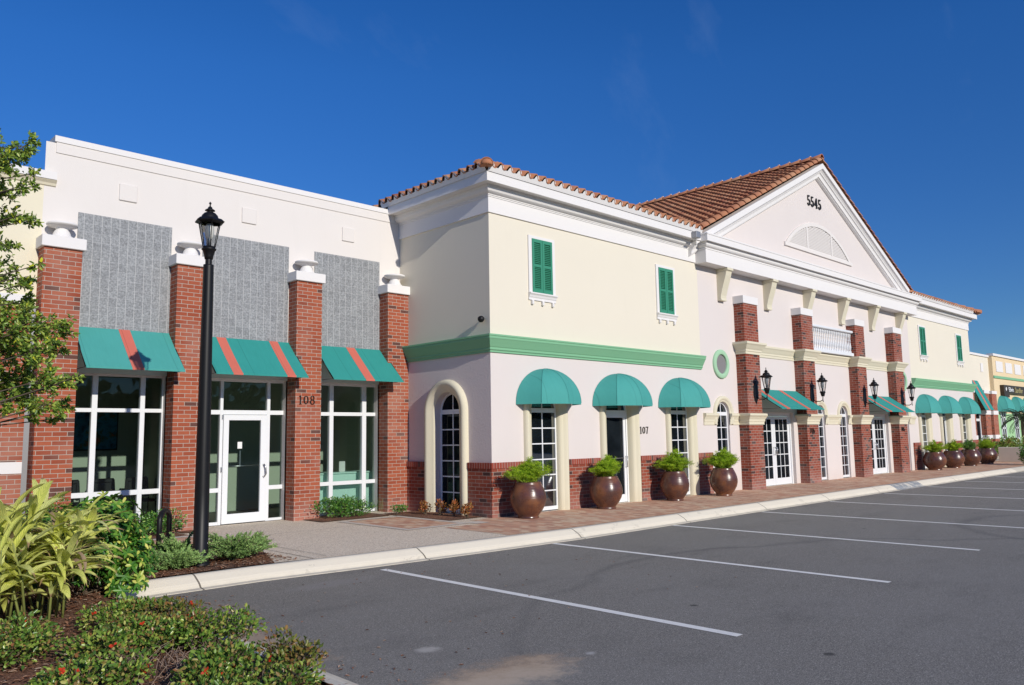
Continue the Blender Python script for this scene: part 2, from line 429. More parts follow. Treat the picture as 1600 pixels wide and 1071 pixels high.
m = M('clay_pavers'); p = m.pos(); x, y, z = sep(m, p)
b = m.N('ShaderNodeTexBrick'); m.L(comb(m, y, x, 0), b.inputs['Vector']); b.offset = .5
for k, a in (('Scale',1),('Brick Width',.22),('Row Height',.11),('Mortar Size',.004),('Mortar Smooth',.2)): b.inputs[k].default_value = a
b.inputs['Color1'].default_value=(0,0,0,1); b.inputs['Color2'].default_value=(1,1,1,1); b.inputs['Mortar'].default_value=(.5,.5,.5,1)
c = m.ramp(b.outputs['Color'], [(0,(.46,.20,.12)),(.3,(.62,.31,.19)),(.55,(.72,.43,.27)),(.75,(.78,.60,.40)),(1,(.52,.25,.17))])
c = m.mix(m.math('MULTIPLY', b.outputs['Fac'], .6), c, (.22,.17,.13))
c = m.mix(m.math('MULTIPLY', m.noise(p, 1.6, 5), .45), c, (.58,.42,.31))
W['pavers'] = m.end(m.bsdf(c, .85, .2, bump=b.outputs['Fac'], bstr=-.4, bdist=.004))

m = M('mulch'); p = m.pos()
a = m.noise(p, 38, 5, .75); bb = m.noise(p, 1.5, 3)
c = m.ramp(a, [(.3,(.07,.035,.024)),(.48,(.25,.12,.075)),(.62,(.43,.25,.16)),(.78,(.64,.48,.36))])
c = m.mix(m.ramp(bb, [(.45,(0,0,0)),(.7,(.6,.6,.6))]), c, (.11,.085,.07))
W['mulch'] = m.end(m.bsdf(c, .95, .1, bump=a, bstr=1, bdist=.03))
m = M('mulch_chip'); g = m.N('ShaderNodeNewGeometry')
c = m.ramp(g.outputs['Random Per Island'], [(0,(.10,.05,.03)),(.4,(.30,.13,.07)),(.75,(.44,.25,.16)),(1,(.60,.48,.36))])
W['chip'] = m.end(m.bsdf(c, .9, .15))
m = M('dry_ground'); p = m.pos()
c = m.mix(m.noise(p, .8, 5), (.06,.085,.03), (.12,.12,.05)); W['ground'] = m.end(m.bsdf(c, .95, .1))

# foliage
W['ixora'] = leafmat('ixora_leaf', [(0,(0.0625,0.1375,0.025)),(0.3,(0.125,0.25,0.0375)),(0.55,(0.25,0.3875,0.0625)),(0.76,(0.475,0.575,0.1125)),(0.85,(0.35,0.275,0.075)),(0.93,(0.275,0.1625,0.0625)),(0.97,(0.375,0.15,0.0625)),(1,(0.5625,0.575,0.175))], .30, .3, .5)
W['ixora_red'] = leafmat('bronze_ixora_leaf', [(0,(0.078,0.117,0.026)),(0.35,(0.156,0.208,0.039)),(0.6,(0.26,0.208,0.0455)),(0.85,(0.312,0.13,0.052)),(1,(0.13,0.182,0.0325))], .4, .22, .35)
W['flower'] = leafmat('red_flower', [(0,(.6,.03,.015)),(1,(.7,.08,.02))], .6, .2)
W['scheff'] = leafmat('variegated_schefflera_leaf', [(0,(0.036,0.13,0.02)),(0.45,(0.09,0.26,0.032)),(0.7,(0.2,0.38,0.05)),(0.86,(0.52,0.6,0.11)),(1,(0.84,0.8,0.2))], .35, .25, .4)
W['ginger'] = leafmat('variegated_ginger_leaf', [(0,(0.8932,0.9019,0.186)),(0.5,(0.92,0.92,0.2735)),(0.85,(0.92,0.92,0.3941)),(1,(0.92,0.9019,0.2845))], .42, .32, .4, stripes=True)
W['dry'] = leafmat('dried_leaf', [(0,(.30,.21,.12)),(.5,(.42,.31,.20)),(1,(.40,.27,.21))], .8, .25, .1)
W['treeleaf'] = leafmat('oak_leaf', [(0,(0.1,0.1863,0.0331)),(0.4,(0.2068,0.3415,0.0497)),(0.7,(0.3502,0.4813,0.0773)),(0.93,(0.5002,0.5589,0.0966)),(0.975,(0.5002,0.5589,0.0966)),(0.985,(0.92,0.92,0.0552)),(1,(0.92,0.92,0.0828))], .35, .3, .45)
W['juniper'] = leafmat('juniper_needle', [(0,(0.1428,0.2588,0.0816)),(0.5,(0.2618,0.4314,0.1387)),(1,(0.4522,0.6409,0.204))], .7, .15, .2)
W['shrubleaf'] = leafmat('glossy_shrub_leaf', [(0,(0.0373,0.1138,0.0207)),(0.5,(0.0828,0.238,0.0373)),(0.85,(0.1863,0.3933,0.058)),(1,(0.3312,0.4968,0.1035))], .3, .2, .5)
W['fern'] = leafmat('bright_fern', [(0,(0.216,0.378,0.0216)),(0.5,(0.3672,0.567,0.0324)),(1,(0.6048,0.756,0.054))], .6, .4, .2)
W['blade'] = leafmat('grass_blade', [(0,(0.096,0.16,0.048)),(1,(0.256,0.32,0.112))], .6, .2, .2)
W['croton'] = leafmat('copper_leaf', [(0,(0.208,0.13,0.039)),(0.4,(0.39,0.156,0.039)),(0.75,(0.546,0.143,0.052)),(1,(0.286,0.234,0.052))], .4, .25, .4)
W['palm'] = leafmat('palm_leaf', [(0,(0.036,0.066,0.036)),(1,(0.108,0.156,0.072))], .5, .15, .3)
W['woods'] = leafmat('distant_foliage', [(0,(.02,.035,.012)),(1,(.07,.10,.03))], .9, .1, .1)

# ------------------------------------------------------------------ facade pieces
def arch_pts(cx, half, zs, n=20, rx=None, rz=None):
    """left spring to right spring"""
    rx = rx or half; rz = rz or half
    return [(cx - rx*math.cos(PI*i/n), zs + rz*math.sin(PI*i/n)) for i in range(n+1)]

def front_wall(mb, x0, x1, z0, z1, y, ops, depth=.15, base=None, axis='y'):
    """wall sheet with openings; ops: (cx, half, zbase, zspring, arched)."""
    def P(h, z, d=0):
        return (h, y + d, z) if axis == 'y' else (y + d, h, z)
    ops = sorted(ops); cur = x0
    for cx, hf, zb, zs, arched in ops:
        a, b = cx-hf, cx+hf
        mb.poly([P(cur,z0),P(a,z0),P(a,z1),P(cur,z1)])
        if zb > z0: mb.poly([P(a,z0),P(b,z0),P(b,zb),P(a,zb)])
        top = arch_pts(cx, hf, zs) if arched else [(a,zs),(b,zs)]
        for (h0,q0),(h1,q1) in zip(top, top[1:]):
            mb.poly([P(h0,q0),P(h1,q1),P(h1,z1),P(h0,z1)])
            mb.poly([P(h0,q0),P(h0,q0,depth),P(h1,q1,depth),P(h1,q1)])
        mb.poly([P(a,zb),P(a,zs),P(a,zs,depth),P(a,zb,depth)])
        mb.poly([P(b,zb),P(b,zb,depth),P(b,zs,depth),P(b,zs)])
        cur = b
    mb.poly([P(cur,z0),P(x1,z0),P(x1,z1),P(cur,z1)])

def opening_outline(cx, half, zb, zs, n=20, arched=True, grow=0):
    h = half + grow
    if arched: return [(cx-h, zb)] + arch_pts(cx, h, zs, n) + [(cx+h, zb)]
    return [(cx-h, zb), (cx-h, zs+grow), (cx+h, zs+grow), (cx+h, zb)]

def surround(mb, cx, half, zb, zs, y, prof, axis='y', n=24, sign=-1):
    """moulding swept round an arched opening; prof: (radial offset, projection)"""
    rows = []
    for g, d in prof:
        rows.append([((h, y + sign*d, z) if axis == 'y' else (y + sign*d, h, z)) for h, z in opening_outline(cx, half, zb, zs, n, True, g)])
    vs = sum(rows, []); m = len(rows[0]); fs = []
    for k in range(len(rows)-1):
        for i in range(m-1): fs.append((k*m+i, k*m+i+1, (k+1)*m+i+1, (k+1)*m+i))
    mb.mesh(vs, fs, True)
    nr = len(rows)
    mb.poly([rows[k][0] for k in range(nr)]); mb.poly([rows[k][-1] for k in range(nr)])
    return mb

def window_arched(parent, cx, half, zb, zs, y, rows, cols=2, axis='y', mat='glass_dark', ftop=True, label=None):
    """white frame with muntins and one pane sheet"""
    def P(h, z, d=0): return (h, y+d, z) if axis == 'y' else (y+d, h, z)
    def bar(mb, h0, h1, z0, z1, d0=-.03, d1=.03):
        if axis == 'y': mb.box(h0, h1, y+d0, y+d1, z0, z1)
        else: mb.box(y+d0, y+d1, h0, h1, z0, z1)
    g = MB(); out = opening_outline(cx, half-.02, zb, zs)
    g.poly([P(h,z,.004) for h, z in out])
    f = MB(); w = .042
    o1 = opening_outline(cx, half, zb, zs); o2 = opening_outline(cx, half-w, zb, zs)
    for i in range(len(o1)-1):
        f.poly([P(*o1[i],-.014),P(*o1[i+1],-.014),P(*o2[i+1],-.014),P(*o2[i],-.014)])
        f.poly([P(*o2[i],-.014),P(*o2[i+1],-.014),P(*o2[i+1],.004),P(*o2[i],.004)])
    bar(f, cx-half+.001, cx+half-.001, zb, zb+.08, -.018)
    bar(f, cx-half+w, cx+half-w, zs-.05, zs+.05, -.012)
    for k in range(1, cols):
        h = cx - half + w + (2*half-2*w)*k/cols
        bar(f, h-.013, h+.013, zb+.08, zs-.05, -.006, .012)
    bar(f, cx-.013, cx+.013, zs+.05, zs+half-w-.001, -.006, .012)
    for k in range(1, rows):
        z = zb+.08 + (zs-.05-zb-.08)*k/rows
        bar(f, cx-half+w, cx+half-w, z-.013, z+.013, -.008, .010)
    fr = f.build('window', W['frame'], parent, label=label)
    g.build('pane', W[mat], fr)
    return fr

def awning(parent, x0, x1, yw, zt, yf, zb, stripes, sw=.2, x0b=None, x1b=None, mat='teal'):
    """sloping canvas awning with open triangular ends"""
    x0b = x0 if x0b is None else x0b; x1b = x1 if x1b is None else x1b
    a = MB(); n = 8; mrows = 4
    def pt(u, v, lift=0):
        xa = x0 + (x1-x0)*u; xb = x0b + (x1b-x0b)*u
        sag = -.012*math.sin(PI*v)*(1+.4*math.sin(u*9))
        return (xa+(xb-xa)*v, yw+(yf-yw)*v - lift*.7 , zt+(zb-zt)*v + sag + lift*.7)
    vs = [pt(i/n*1.0, j/mrows) for j in range(mrows+1) for i in range(n+1)]
    fs = [(j*(n+1)+i, j*(n+1)+i+1, (j+1)*(n+1)+i+1, (j+1)*(n+1)+i) for j in range(mrows) for i in range(n)]
    a.mesh(vs, fs, True)
    # rolled hem
    a.box(min(x0b,x1b), max(x0b,x1b), yf-.012, yf+.012, zb-.03, zb+.005)
    aw = a.build('awning', W[mat], parent)
    for s in stripes:
        st = MB(); u0, u1 = s, s + sw/abs(x1-x0)
        vs = [pt(u, j/mrows, .004) for j in range(mrows+1) for u in (u0, u1)]
        st.mesh(vs, [(j*2, j*2+1, j*2+3, j*2+2) for j in range(mrows)], True)
        p0 = pt(u0, 1); p1 = pt(u1, 1)
        st.box(p0[0], p1[0], yf-.016, yf-.0125, zb-.031, zb+.007)
        st.build('stripe', W['coral'], aw)
    for xe, xeb in ((x0, x0b), (x1, x1b)):
        MB().tube([(xe, yw, zt-.02), (xeb, yf+.02, zb-.01), (xe, yw, zb-.01)], .014, 6).build('awning_frame', W['black_metal'], aw)
    return aw

def dome_awning(parent, cx, Rr, yw, d, zr, zt, name='dome_awning'):
    """quarter dome of four gores"""
    nv = 12; a = MB()
    for g in range(4):
        t0, t1 = PI*g/4, PI*(g+1)/4
        rows = []
        for k in range(nv+1):
            ph = k/nv*PI/2
            c, s = math.cos(ph), math.sin(ph)
            row = []
            for q in range(5):
                t = t0 + (t1-t0)*q/4
                ca = 1 - .035*math.sin(PI*q/4)
                x = (math.cos(t0)*(1-q/4) + math.cos(t1)*q/4); y = (math.sin(t0)*(1-q/4) + math.sin(t1)*q/4)
                bl = 1.0
                row.append((cx + Rr*c*x*1.0, yw - .01 - d*c*y, zr + (zt-zr)*s*1.0))
            rows.append(row)
        vs = sum(rows, [])
        a.mesh(vs, [(k*5+q, (k+1)*5+q, (k+1)*5+q+1, k*5+q+1) for k in range(nv) for q in range(4)], True)
        x0, y0 = math.cos(t0), math.sin(t0); x1, y1 = math.cos(t1), math.sin(t1)
        a.poly([(cx+Rr*x0, yw-.01-d*y0, zr), (cx+Rr*x1, yw-.01-d*y1, zr), (cx+Rr*x1, yw-.01-d*y1, zr-.035), (cx+Rr*x0, yw-.01-d*y0, zr-.035)])
    for g in range(1, 4):
        t = PI*g/4
        a.tube([(cx+Rr*math.cos(p)*math.cos(t)*1.003, yw-.01-d*math.cos(p)*math.sin(t)*1.003, zr+(zt-zr)*math.sin(p)*1.003) for p in [k/12*PI/2 for k in range(13)]], .007, 5, caps=False)
    aw = a.build(name, W['teal_bright'], parent)
    f = MB()
    for g in range(1, 4):
        t = PI*g/4
        f.tube([(cx+Rr*math.cos(p)*math.cos(t)*.985, yw-.01-d*math.cos(p)*math.sin(t)*.985, zr+(zt-zr)*math.sin(p)*.985) for p in [k/8*PI/2 for k in range(9)]], .01, 5)
    f.build('awning_frame', W['black_metal'], aw)
    return aw

# numerals, built as strokes with thick and thin parts
def ell(cx, cy, rx, ry, wmax, wmin, a0=0, a1=360, n=26):
    o = []
    for i in range(n+1):
        a = R(a0 + (a1-a0)*i/n)
        o.append((cx+rx*math.cos(a), cy+ry*math.sin(a), wmin + (wmax-wmin)*abs(math.cos(a))**1.4))
    return o
DIG = {
 '0': (.62, [ell(.31,.5,.24,.44,.14,.04)]),
 '1': (.40, [[(.20,.0,.13),(.20,1,.13)], [(.05,.02,.04),(.35,.02,.04)], [(.05,.86,.04),(.20,.98,.06)]]),
 '3': (.56, [ell(.26,.73,.19,.22,.12,.05,150,-80), ell(.26,.27,.22,.25,.13,.05,80,-160)]),
 '4': (.62, [[(.42,1,.06),(.04,.30,.06)], [(.02,.30,.06),(.60,.30,.06)], [(.42,1,.13),(.42,0,.13)], [(.28,.02,.04),(.58,.02,.04)]]),
 '5': (.56, [[(.12,.96,.09),(.50,.96,.09)], [(.12,.98,.05),(.10,.55,.05)], ell(.26,.30,.23,.28,.14,.06,130,-165)]),
 '6': (.60, [ell(.30,.31,.22,.28,.13,.05), [(.10,.36,.12),(.13,.62,.11),(.26,.86,.07),(.44,.97,.05)]]),
 '7': (.56, [[(.04,.94,.10),(.53,.94,.10)], [(.50,.93,.05),(.30,.45,.10),(.22,.0,.13)], [(.05,.80,.04),(.05,.96,.04)]]),
 '8': (.60, [ell(.30,.74,.19,.22,.12,.05), ell(.30,.27,.24,.24,.13,.05)]),
}
def numerals(text, x, y, z, h, parent, name='house_number', bold=1.0, slant=0, sp=.12, thick=.02):
    cx = x
    for ch in text:
        mb = MB(); w, strokes = DIG[ch]
        for st in strokes:
            L, Rr_ = [], []
            for i, (px, py, wd) in enumerate(st):
                a = st[max(0, i-1)]; b = st[min(len(st)-1, i+1)]
                dx, dy = b[0]-a[0], b[1]-a[1]; l = math.hypot(dx, dy) or 1
                nx, ny = -dy/l, dx/l; wd = wd*bold/2
                L.append((cx+(px+nx*wd)*h, z+(py+ny*wd)*h)); Rr_.append((cx+(px-nx*wd)*h, z+(py-ny*wd)*h))
            for i in range(len(st)-1):
                q = [L[i], L[i+1], Rr_[i+1], Rr_[i]]
                mb.poly([(a, y-thick, b) for a, b in q])
                for k in range(4):
                    a, b = q[k], q[(k+1) % 4]
                    mb.poly([(a[0],y-thick,a[1]),(b[0],y-thick,b[1]),(b[0],y,b[1]),(a[0],y,a[1])])
        cx += (w+sp)*h
        mb.build('numeral', W['numeral'], parent)

# ------------------------------------------------------------------ clay roof
def tile_slope(mb, P, pitch=.27, course=.40, nu=None, nv=None, urange=None, hb=.10, step=.0):
    """P(u, v, h) -> point; one mesh island per tile"""
    prof = []
    for i in range(9):
        t = i/8
        if t < .62: prof.append((t, hb*math.sin(PI*t/.62)))
        else: prof.append((t, -.018*math.sin(PI*(t-.62)/.38)))
    for j in range(nv):
        u0, u1 = urange(j*course) if urange else (0, nu*pitch)
        k0 = int(math.floor(u0/pitch)); k1 = int(math.ceil(u1/pitch))
        for k in range(k0, k1):
            jit = random.uniform(-.006, .006); lift = random.uniform(.03, .045) + (step if j else 0)
            vs = []; n = len(prof)
            for (vv, hh) in ((j*course+jit-.02, lift-.028-(step if j else 0)), (j*course+jit-.02, lift), ((j+1)*course, .002)):
                for t, h in prof:
                    vs.append(P((k+t)*pitch, vv, h + hh))
            fs = []
            for r in range(2):
                for i in range(n-1): fs.append((r*n+i, r*n+i+1, (r+1)*n+i+1, (r+1)*n+i))
            b = len(mb.v); mb.mesh(vs, fs, True)
            for q in range(n-1): mb.sm[len(mb.sm)-2*(n-1)+q] = False
    return mb
def barrels(mb, a, b, r=.13, ln=.40, up=(0,0,1), n=10, arc=PI):
    """overlapping half-round cap tiles from a (low) to b (high)"""
    a, b = Vector(a), Vector(b); d = (b-a); L = d.length; d.normalize()
    upv = Vector(up); s = d.cross(upv).normalized(); u = s.cross(d).normalized()
    k = 0; cnt = int(L/ln)
    for k in range(cnt+1):
        p0 = a + d*(k*ln) ; p1 = a + d*min(L, (k+1)*ln+.04)
        vs = []
        for (p, rr, off) in ((p0, r-.022, .02), (p0, r, .02), (p1, r-.028, 0)):
            for i in range(n+1):
                t = (PI-arc)/2 + arc*i/n
                vs.append(p + s*math.cos(t)*rr + u*(math.sin(t)*rr+off))
        fs = [(q*(n+1)+i, q*(n+1)+i+1, (q+1)*(n+1)+i+1, (q+1)*(n+1)+i) for q in range(2) for i in range(n)]
        mb.mesh(vs, fs, True)
        for q in range(n): mb.sm[len(mb.sm)-2*n+q] = False
    return mb
def infill(mb, P, u0, u1, pitch=.27, v=-.012, drop=.10):
    """white mortar scallops under the barrels"""
    st = []; u = u0
    while u < u1:
        for i in range(8):
            t = i/8
            h = .10*math.sin(PI*t/.62) if t < .62 else 0
            st.append((u+t*pitch, h+.004))
        u += pitch
    for (ua, ha), (ub, hb_) in zip(st, st[1:]):
        mb.poly([P(ua, v, -drop), P(ub, v, -drop), P(ub, v, hb_), P(ua, v, ha)])
    return mb

# ================================================================== SETTING
def struct(name, mb, mat): 
    o = mb.build(name, mat); o['kind'] = 'structure'; return o
g = MB(); g.poly([(-600,-600,-.18),(700,-600,-.18),(700,700,-.18),(-600,700,-.18)]); struct('ground', g, W['ground'])
g = MB(); g.poly([(-60,-45,-.15),(90,-45,-.15),(90,-2.2,-.15),(-60,-2.2,-.15)]); struct('parking_lot', g, W['asphalt'])

# island bed and kerb
arc = [(-7.5 + .63*math.cos(a), -2.65 + .63*math.sin(a)) for a in [R(180-90*i/8) for i in range(9)]]
path = [(-8.45,-10.6), (-8.2,-9.4), (-8.16,-7.5), (-8.13,-5.5), (-8.13,-2.9)] + arc + [(-6.2,-2.03),(-4.68,-2.21),(-2.6,-2.38),(-.42,-2.5),(8,-2.49),(18,-2.52),(26.4,-2.56),(60,-2.7)]
kp = [(-.12,-.3),(-.12,0),(.0,0),(.025,-.004),(.06,-.018),(.17,-.075),(.205,-.10),(.24,-.135),(.33,-.143),(.335,-.3)]
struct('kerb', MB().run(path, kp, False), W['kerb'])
back = [(x-.0, y) for x, y in path]
# walking surfaces
g = MB()
g.poly([(-14.5,-10.6,.0),(-8.5,-10.6,.0),(-8.25,-9.4,.0),(-8.2,-5.5,.0),(-8.18,-2.9,.0)] + [(x-.04,y+.04,.0) for x,y in arc] + [(-6.2,-1.99,.0),(-5.3,-2.05,.0),(-5.3,3.2,.0),(-14.5,3.2,.0)])
struct('planting_bed', g, W['mulch'])
g = MB(); g.poly([(-5.32,-2.1,.004),(-2.6,-2.3,.004),(-.42,-2.42,.004),(8,-2.42,.004),(18,-2.44,.004),(60,-2.62,.004),(60,3.4,.004),(-5.32,3.4,.004)])
g.poly([(-5.86,-1.98,.004),(-5.3,-2.06,.004),(-5.3,-.45,.004)])
struct('sidewalk', g, W['aggregate'])
g = MB(); e = -2.43
g.poly([(-1.75,-2.31,.008),(-.42,-2.42,.008),(8,-2.41,.008),(18,-2.43,.008),(40,-2.53,.008),(40,-.0,.008),(-.62,-.0,.008),(-.62,-.6,.008),(-1.75,-.6,.008)])
g.poly([(-2.3,-.24,.008),(-1.1,-.24,.008),(-1.1,1.8,.008),(-2.3,1.8,.008)])
g.poly([(-6.95,-.2,.008),(-5.45,-.2,.008),(-5.45,1.9,.008),(-6.95,1.9,.008)])
struct('brick_paving', g, W['pavers'])
g = MB(); z = .012
for a in ((-2.45,-2.3,-.4,1.95),(-1.1,-.95,-.4,1.95),(-2.3,-1.1,1.8,1.95),(-2.3,-1.1,-.4,-.24),(-.95,-.62,-.6,-.24),(-5.45,-5.3,-.45,2.1),(-6.95,-5.45,1.9,2.1),(-6.95,-5.45,-.4,-.2)):
    g.poly([(a[0],a[2],z),(a[1],a[2],z),(a[1],a[3],z),(a[0],a[3],z)])
struct('paving_border', g, W['concrete'])
# expansion joints
g = MB(); z = .016
for a in ((-5.085,-5.075,-2.0,2.1),(-5.075,-2.45,1.0,1.01)): g.poly([(a[0],a[2],z),(a[1],a[2],z),(a[1],a[3],z),(a[0],a[3],z)])
struct('sidewalk_joints', g, plain('joint_dark', (.10,.085,.07), .9))
g = MB()
for a in ((-2.7,-1.0,2.1,3.2),(-.95,-.0,.25,2.1),(-5.3,-4.84,2.5,3.2),(-7.1,-5.43,2.1,3.4),(-.95,-.0,2.1,2.5)):
    g.poly([(a[0],a[2],.020),(a[1],a[2],.020),(a[1],a[3],.020),(a[0],a[3],.020)])
struct('wall_bed', g, W['mulch'])
# parking stripes
for i in range(15):
    x = -4.66 + 3.45*i; dy = -.0
    g = MB(); y0 = -2.80 - .03*min(i, 8); y1 = -8.32
    g.poly([(x-.055,y0,-.146),(x-.055,y1,-.146),(x+.055,y1,-.146),(x+.055,y0,-.146)])
    o = struct('parking_stripe', g, W['paint']); o['group'] = 'white parking stripes'

# mulch chips, dead leaves (stuff)
def leaf_quad(mb, p, d, n, l, w, fold=.25, thin=False):
    p, d, n = Vector(p), Vector(d).normalized(), Vector(n)
    s = d.cross(n)
    if s.length < 1e-4: s = d.orthogonal()
    s.normalize(); n = s.cross(d)
    b = len(mb.v)
    if thin or w < .012:
        m_ = p + d*l*.45
        mb.v += [tuple(p), tuple(m_ - s*w*.5 + n*w*fold), tuple(p + d*l), tuple(m_ + s*w*.5 + n*w*fold)]
        mb.f += [(b, b+3, b+2), (b, b+2, b+1)]; mb.sm += [False, False]
        return
    m1 = p + d*l*.30; m2 = p + d*l*.72; up = n*w*fold; t = p + d*l - n*l*.08
    mb.v += [tuple(p), tuple(m1 - s*w*.46 + up), tuple(m2 - s*w*.42 + up*.8), tuple(t), tuple(m2 + s*w*.42 + up*.8), tuple(m1 + s*w*.46 + up)]
    mb.f += [(b, b+5, b+4, b+3), (b, b+3, b+2, b+1)]; mb.sm += [True, True]
def rv(): 
    while True:
        v = Vector((random.uniform(-1,1), random.uniform(-1,1), random.uniform(-1,1)))
        if .01 < v.length < 1: return v.normalized()
g = MB()
for i in range(9000):
    if random.random() < .72: x, y = random.uniform(-10.6,-8.2), random.uniform(-8.3,-2.2)
    else: x, y = random.uniform(-8.2,-5.5), random.uniform(-1.95,-.3)
    a = random.uniform(0, 6.28); l = random.uniform(.02,.07)
    leaf_quad(g, (x,y,random.uniform(.004,.022)), (math.cos(a),math.sin(a),random.uniform(-.15,.3)), (0,0,1), l, l*random.uniform(.15,.45))
o = g.build('mulch_chips', W['chip']); tag(o, 'brown bark chips and dead leaves strewn over the planting bed', 'mulch', kind='stuff')
g = MB()
for i in range(420):
    x = -7.75 + abs(random.gauss(0, .28)); y = random.uniform(-7.6,-2.5) if random.random() < .35 else random.gauss(-3.6,.5)
    a = random.uniform(0, 6.28); l = random.uniform(.015,.05)
    leaf_quad(g, (x,y,-.146), (math.cos(a),math.sin(a),random.uniform(0,.3)), (0,0,1), l, l*.4)
for i in range(60):
    x = random.uniform(-7, -2); y = random.uniform(-7,-2.7); a = random.uniform(0, 6.28)
    leaf_quad(g, (x,y,-.147), (math.cos(a),math.sin(a),.1), (0,0,1), .035, .015)
o = g.build('leaf_litter', W['chip']); tag(o, 'dry leaf litter washed against the kerb on the asphalt', 'leaf litter', kind='stuff')

# ================================================================== BRICK BAY BUILDING (suite 108)
YB = 3.187; YP = 2.84; YG = 3.385
bayA = thing('brick_bay_building', 'white stucco shop front with grey tile panels between four brick pilasters, suite 108', 'building')
GAPS = [(-7.09,-5.43),(-4.84,-2.92),(-2.315,-.59)]
PIL = [(-7.69,-7.09),(-5.43,-4.84),(-2.92,-2.315),(-.59,-.002)]
w = MB()
zt = 6.98; cur = -7.66
for a, b in GAPS:
    w.poly([(cur,YB,0),(a,YB,0),(a,YB,zt),(cur,YB,zt)])
    w.poly([(a,YB,2.90),(b,YB,2.90),(b,YB,zt),(a,YB,zt)])
    w.poly([(a,YB,2.9),(a,YB+.25,2.9),(b,YB+.25,2.9),(b,YB,2.9)])
    w.poly([(a,YB,0),(a,YB,2.9),(a,YB+.25,2.9),(a,YB+.25,0)]); w.poly([(b,YB,0),(b,YB,2.9),(b,YB+.25,2.9),(b,YB+.25,0)])
    cur = b
w.poly([(cur,YB,0),(0.3,YB,0),(0.3,YB,zt),(cur,YB,zt)])
# return of the parapet above the lower left wing
w.poly([(-7.5,YB+.001,6.3),(-7.5,YB+.35,6.3),(-7.5,YB+.35,zt),(-7.5,YB+.001,zt)])
w.poly([(-7.5,YB+.35,2.9),(.3,YB+.35,2.9),(.3,YB+.35,zt),(-7.5,YB+.35,zt)])
# clear the corner of paint left of the parapet above the coping
wall = w.build('wall', W['white_wall'], bayA)
c = MB(); c.box(-7.53, .3, YB-.035, YB+.38, 7.0, 7.11); c.build('parapet_coping', W['trim'], bayA)
c = MB(); c.box(-7.5, .0, YB-.018, YB-.001, 6.805, 6.998); c.build('parapet_band', W['white_wall'], bayA)
for cx in (-6.26, -3.86, -1.46):
    q = MB(); q.cbox(cx-.16, cx+.16, YB-.03, YB+.01, 6.15, 6.47, .008); q.build('wall_medallion', W['white_wall'], bayA)
for a, b in ((-7.094,-5.43),(-4.82,-2.94),(-2.318,-.596)):
    q = MB(); q.box(a, b, YB-.016, YB-.001, 3.70, 5.79); q.build('tile_panel', W['tile'], bayA)

def urn(parent, x, y, z):
    pr = [(.0,.0),(.17,.0),(.17,.035),(.145,.05),(.14,.075),(.125,.115),(.10,.15),(.098,.165),(.115,.185),(.19,.205),(.245,.225),(.25,.245),(.24,.262),(.2,.262),(.12,.225),(.0,.215)]
    return MB().lathe(pr, (x,y,z), 28).build('urn', W['trim'], parent)
for a, b in PIL:
    q = MB(); q.box(a, b, YP, YB+.06 if b < -.1 else YB+.05, 0, 5.015); pl = q.build('pilaster', W['brick'], bayA)
    q = MB(); q.cbox(a-.05, b+.05 if b < -.1 else b+.049, YP-.06, YB-.002, 5.016, 5.215, .008); q.build('capstone', W['trim'], pl)
    urn(pl, (a+b)/2+.0, 2.99, 5.215)
awning(bayA, -7.085, -5.42, YB-.02, 3.72, 2.36, 2.955, [(-6.34+7.085)/1.665], .20, mat='teal_bright')
awning(bayA, -4.835, -2.90, YB-.02, 3.715, 2.36, 2.945, [(-4.50+4.835)/1.935, (-3.372+4.835)/1.935], .195)
awning(bayA, -2.305, -.50, YB-.02, 3.705, 2.36, 2.935, [(-1.504+2.305)/1.805], .225)

def glazing(x0, x1, mull, rails, name='window', y=YG):
    """storefront: mull = list of (xa, xb) verticals, rails = list of (xa, xb, za, zb)"""
    f = MB()
    for i, (a, b) in enumerate(mull): f.cbox(a, b, y-.05, y+.05, .0, 2.9, .004)
    for a, b, za, zb in rails: f.cbox(a, b, y-.044, y+.044, za, zb, .004)
    fr = f.build(name, W['frame'], bayA)
    g_ = MB(); g_.poly([(x0,y,0),(x1,y,0),(x1,y,2.9),(x0,y,2.9)]); g_.build('pane', W['glass'], fr)
    return fr
glazing(-7.14, -5.36, [(-7.20,-7.10),(-6.683,-6.588),(-5.845,-5.76),(-5.45,-5.352)],
        [(-7.15,-5.4,.0,.07),(-7.15,-5.4,.70,.79),(-7.15,-5.4,2.214,2.285),(-7.15,-5.4,2.87,2.92)])
glazing(-2.34, -.41, [(-2.34,-2.24),(-1.80,-1.70),(-.946,-.836),(-.50,-.405)],
        [(-2.3,-.43,.0,.07),(-2.3,-.43,.644,.728),(-2.3,-.43,2.175,2.255),(-2.3,-.43,2.845,2.92)])
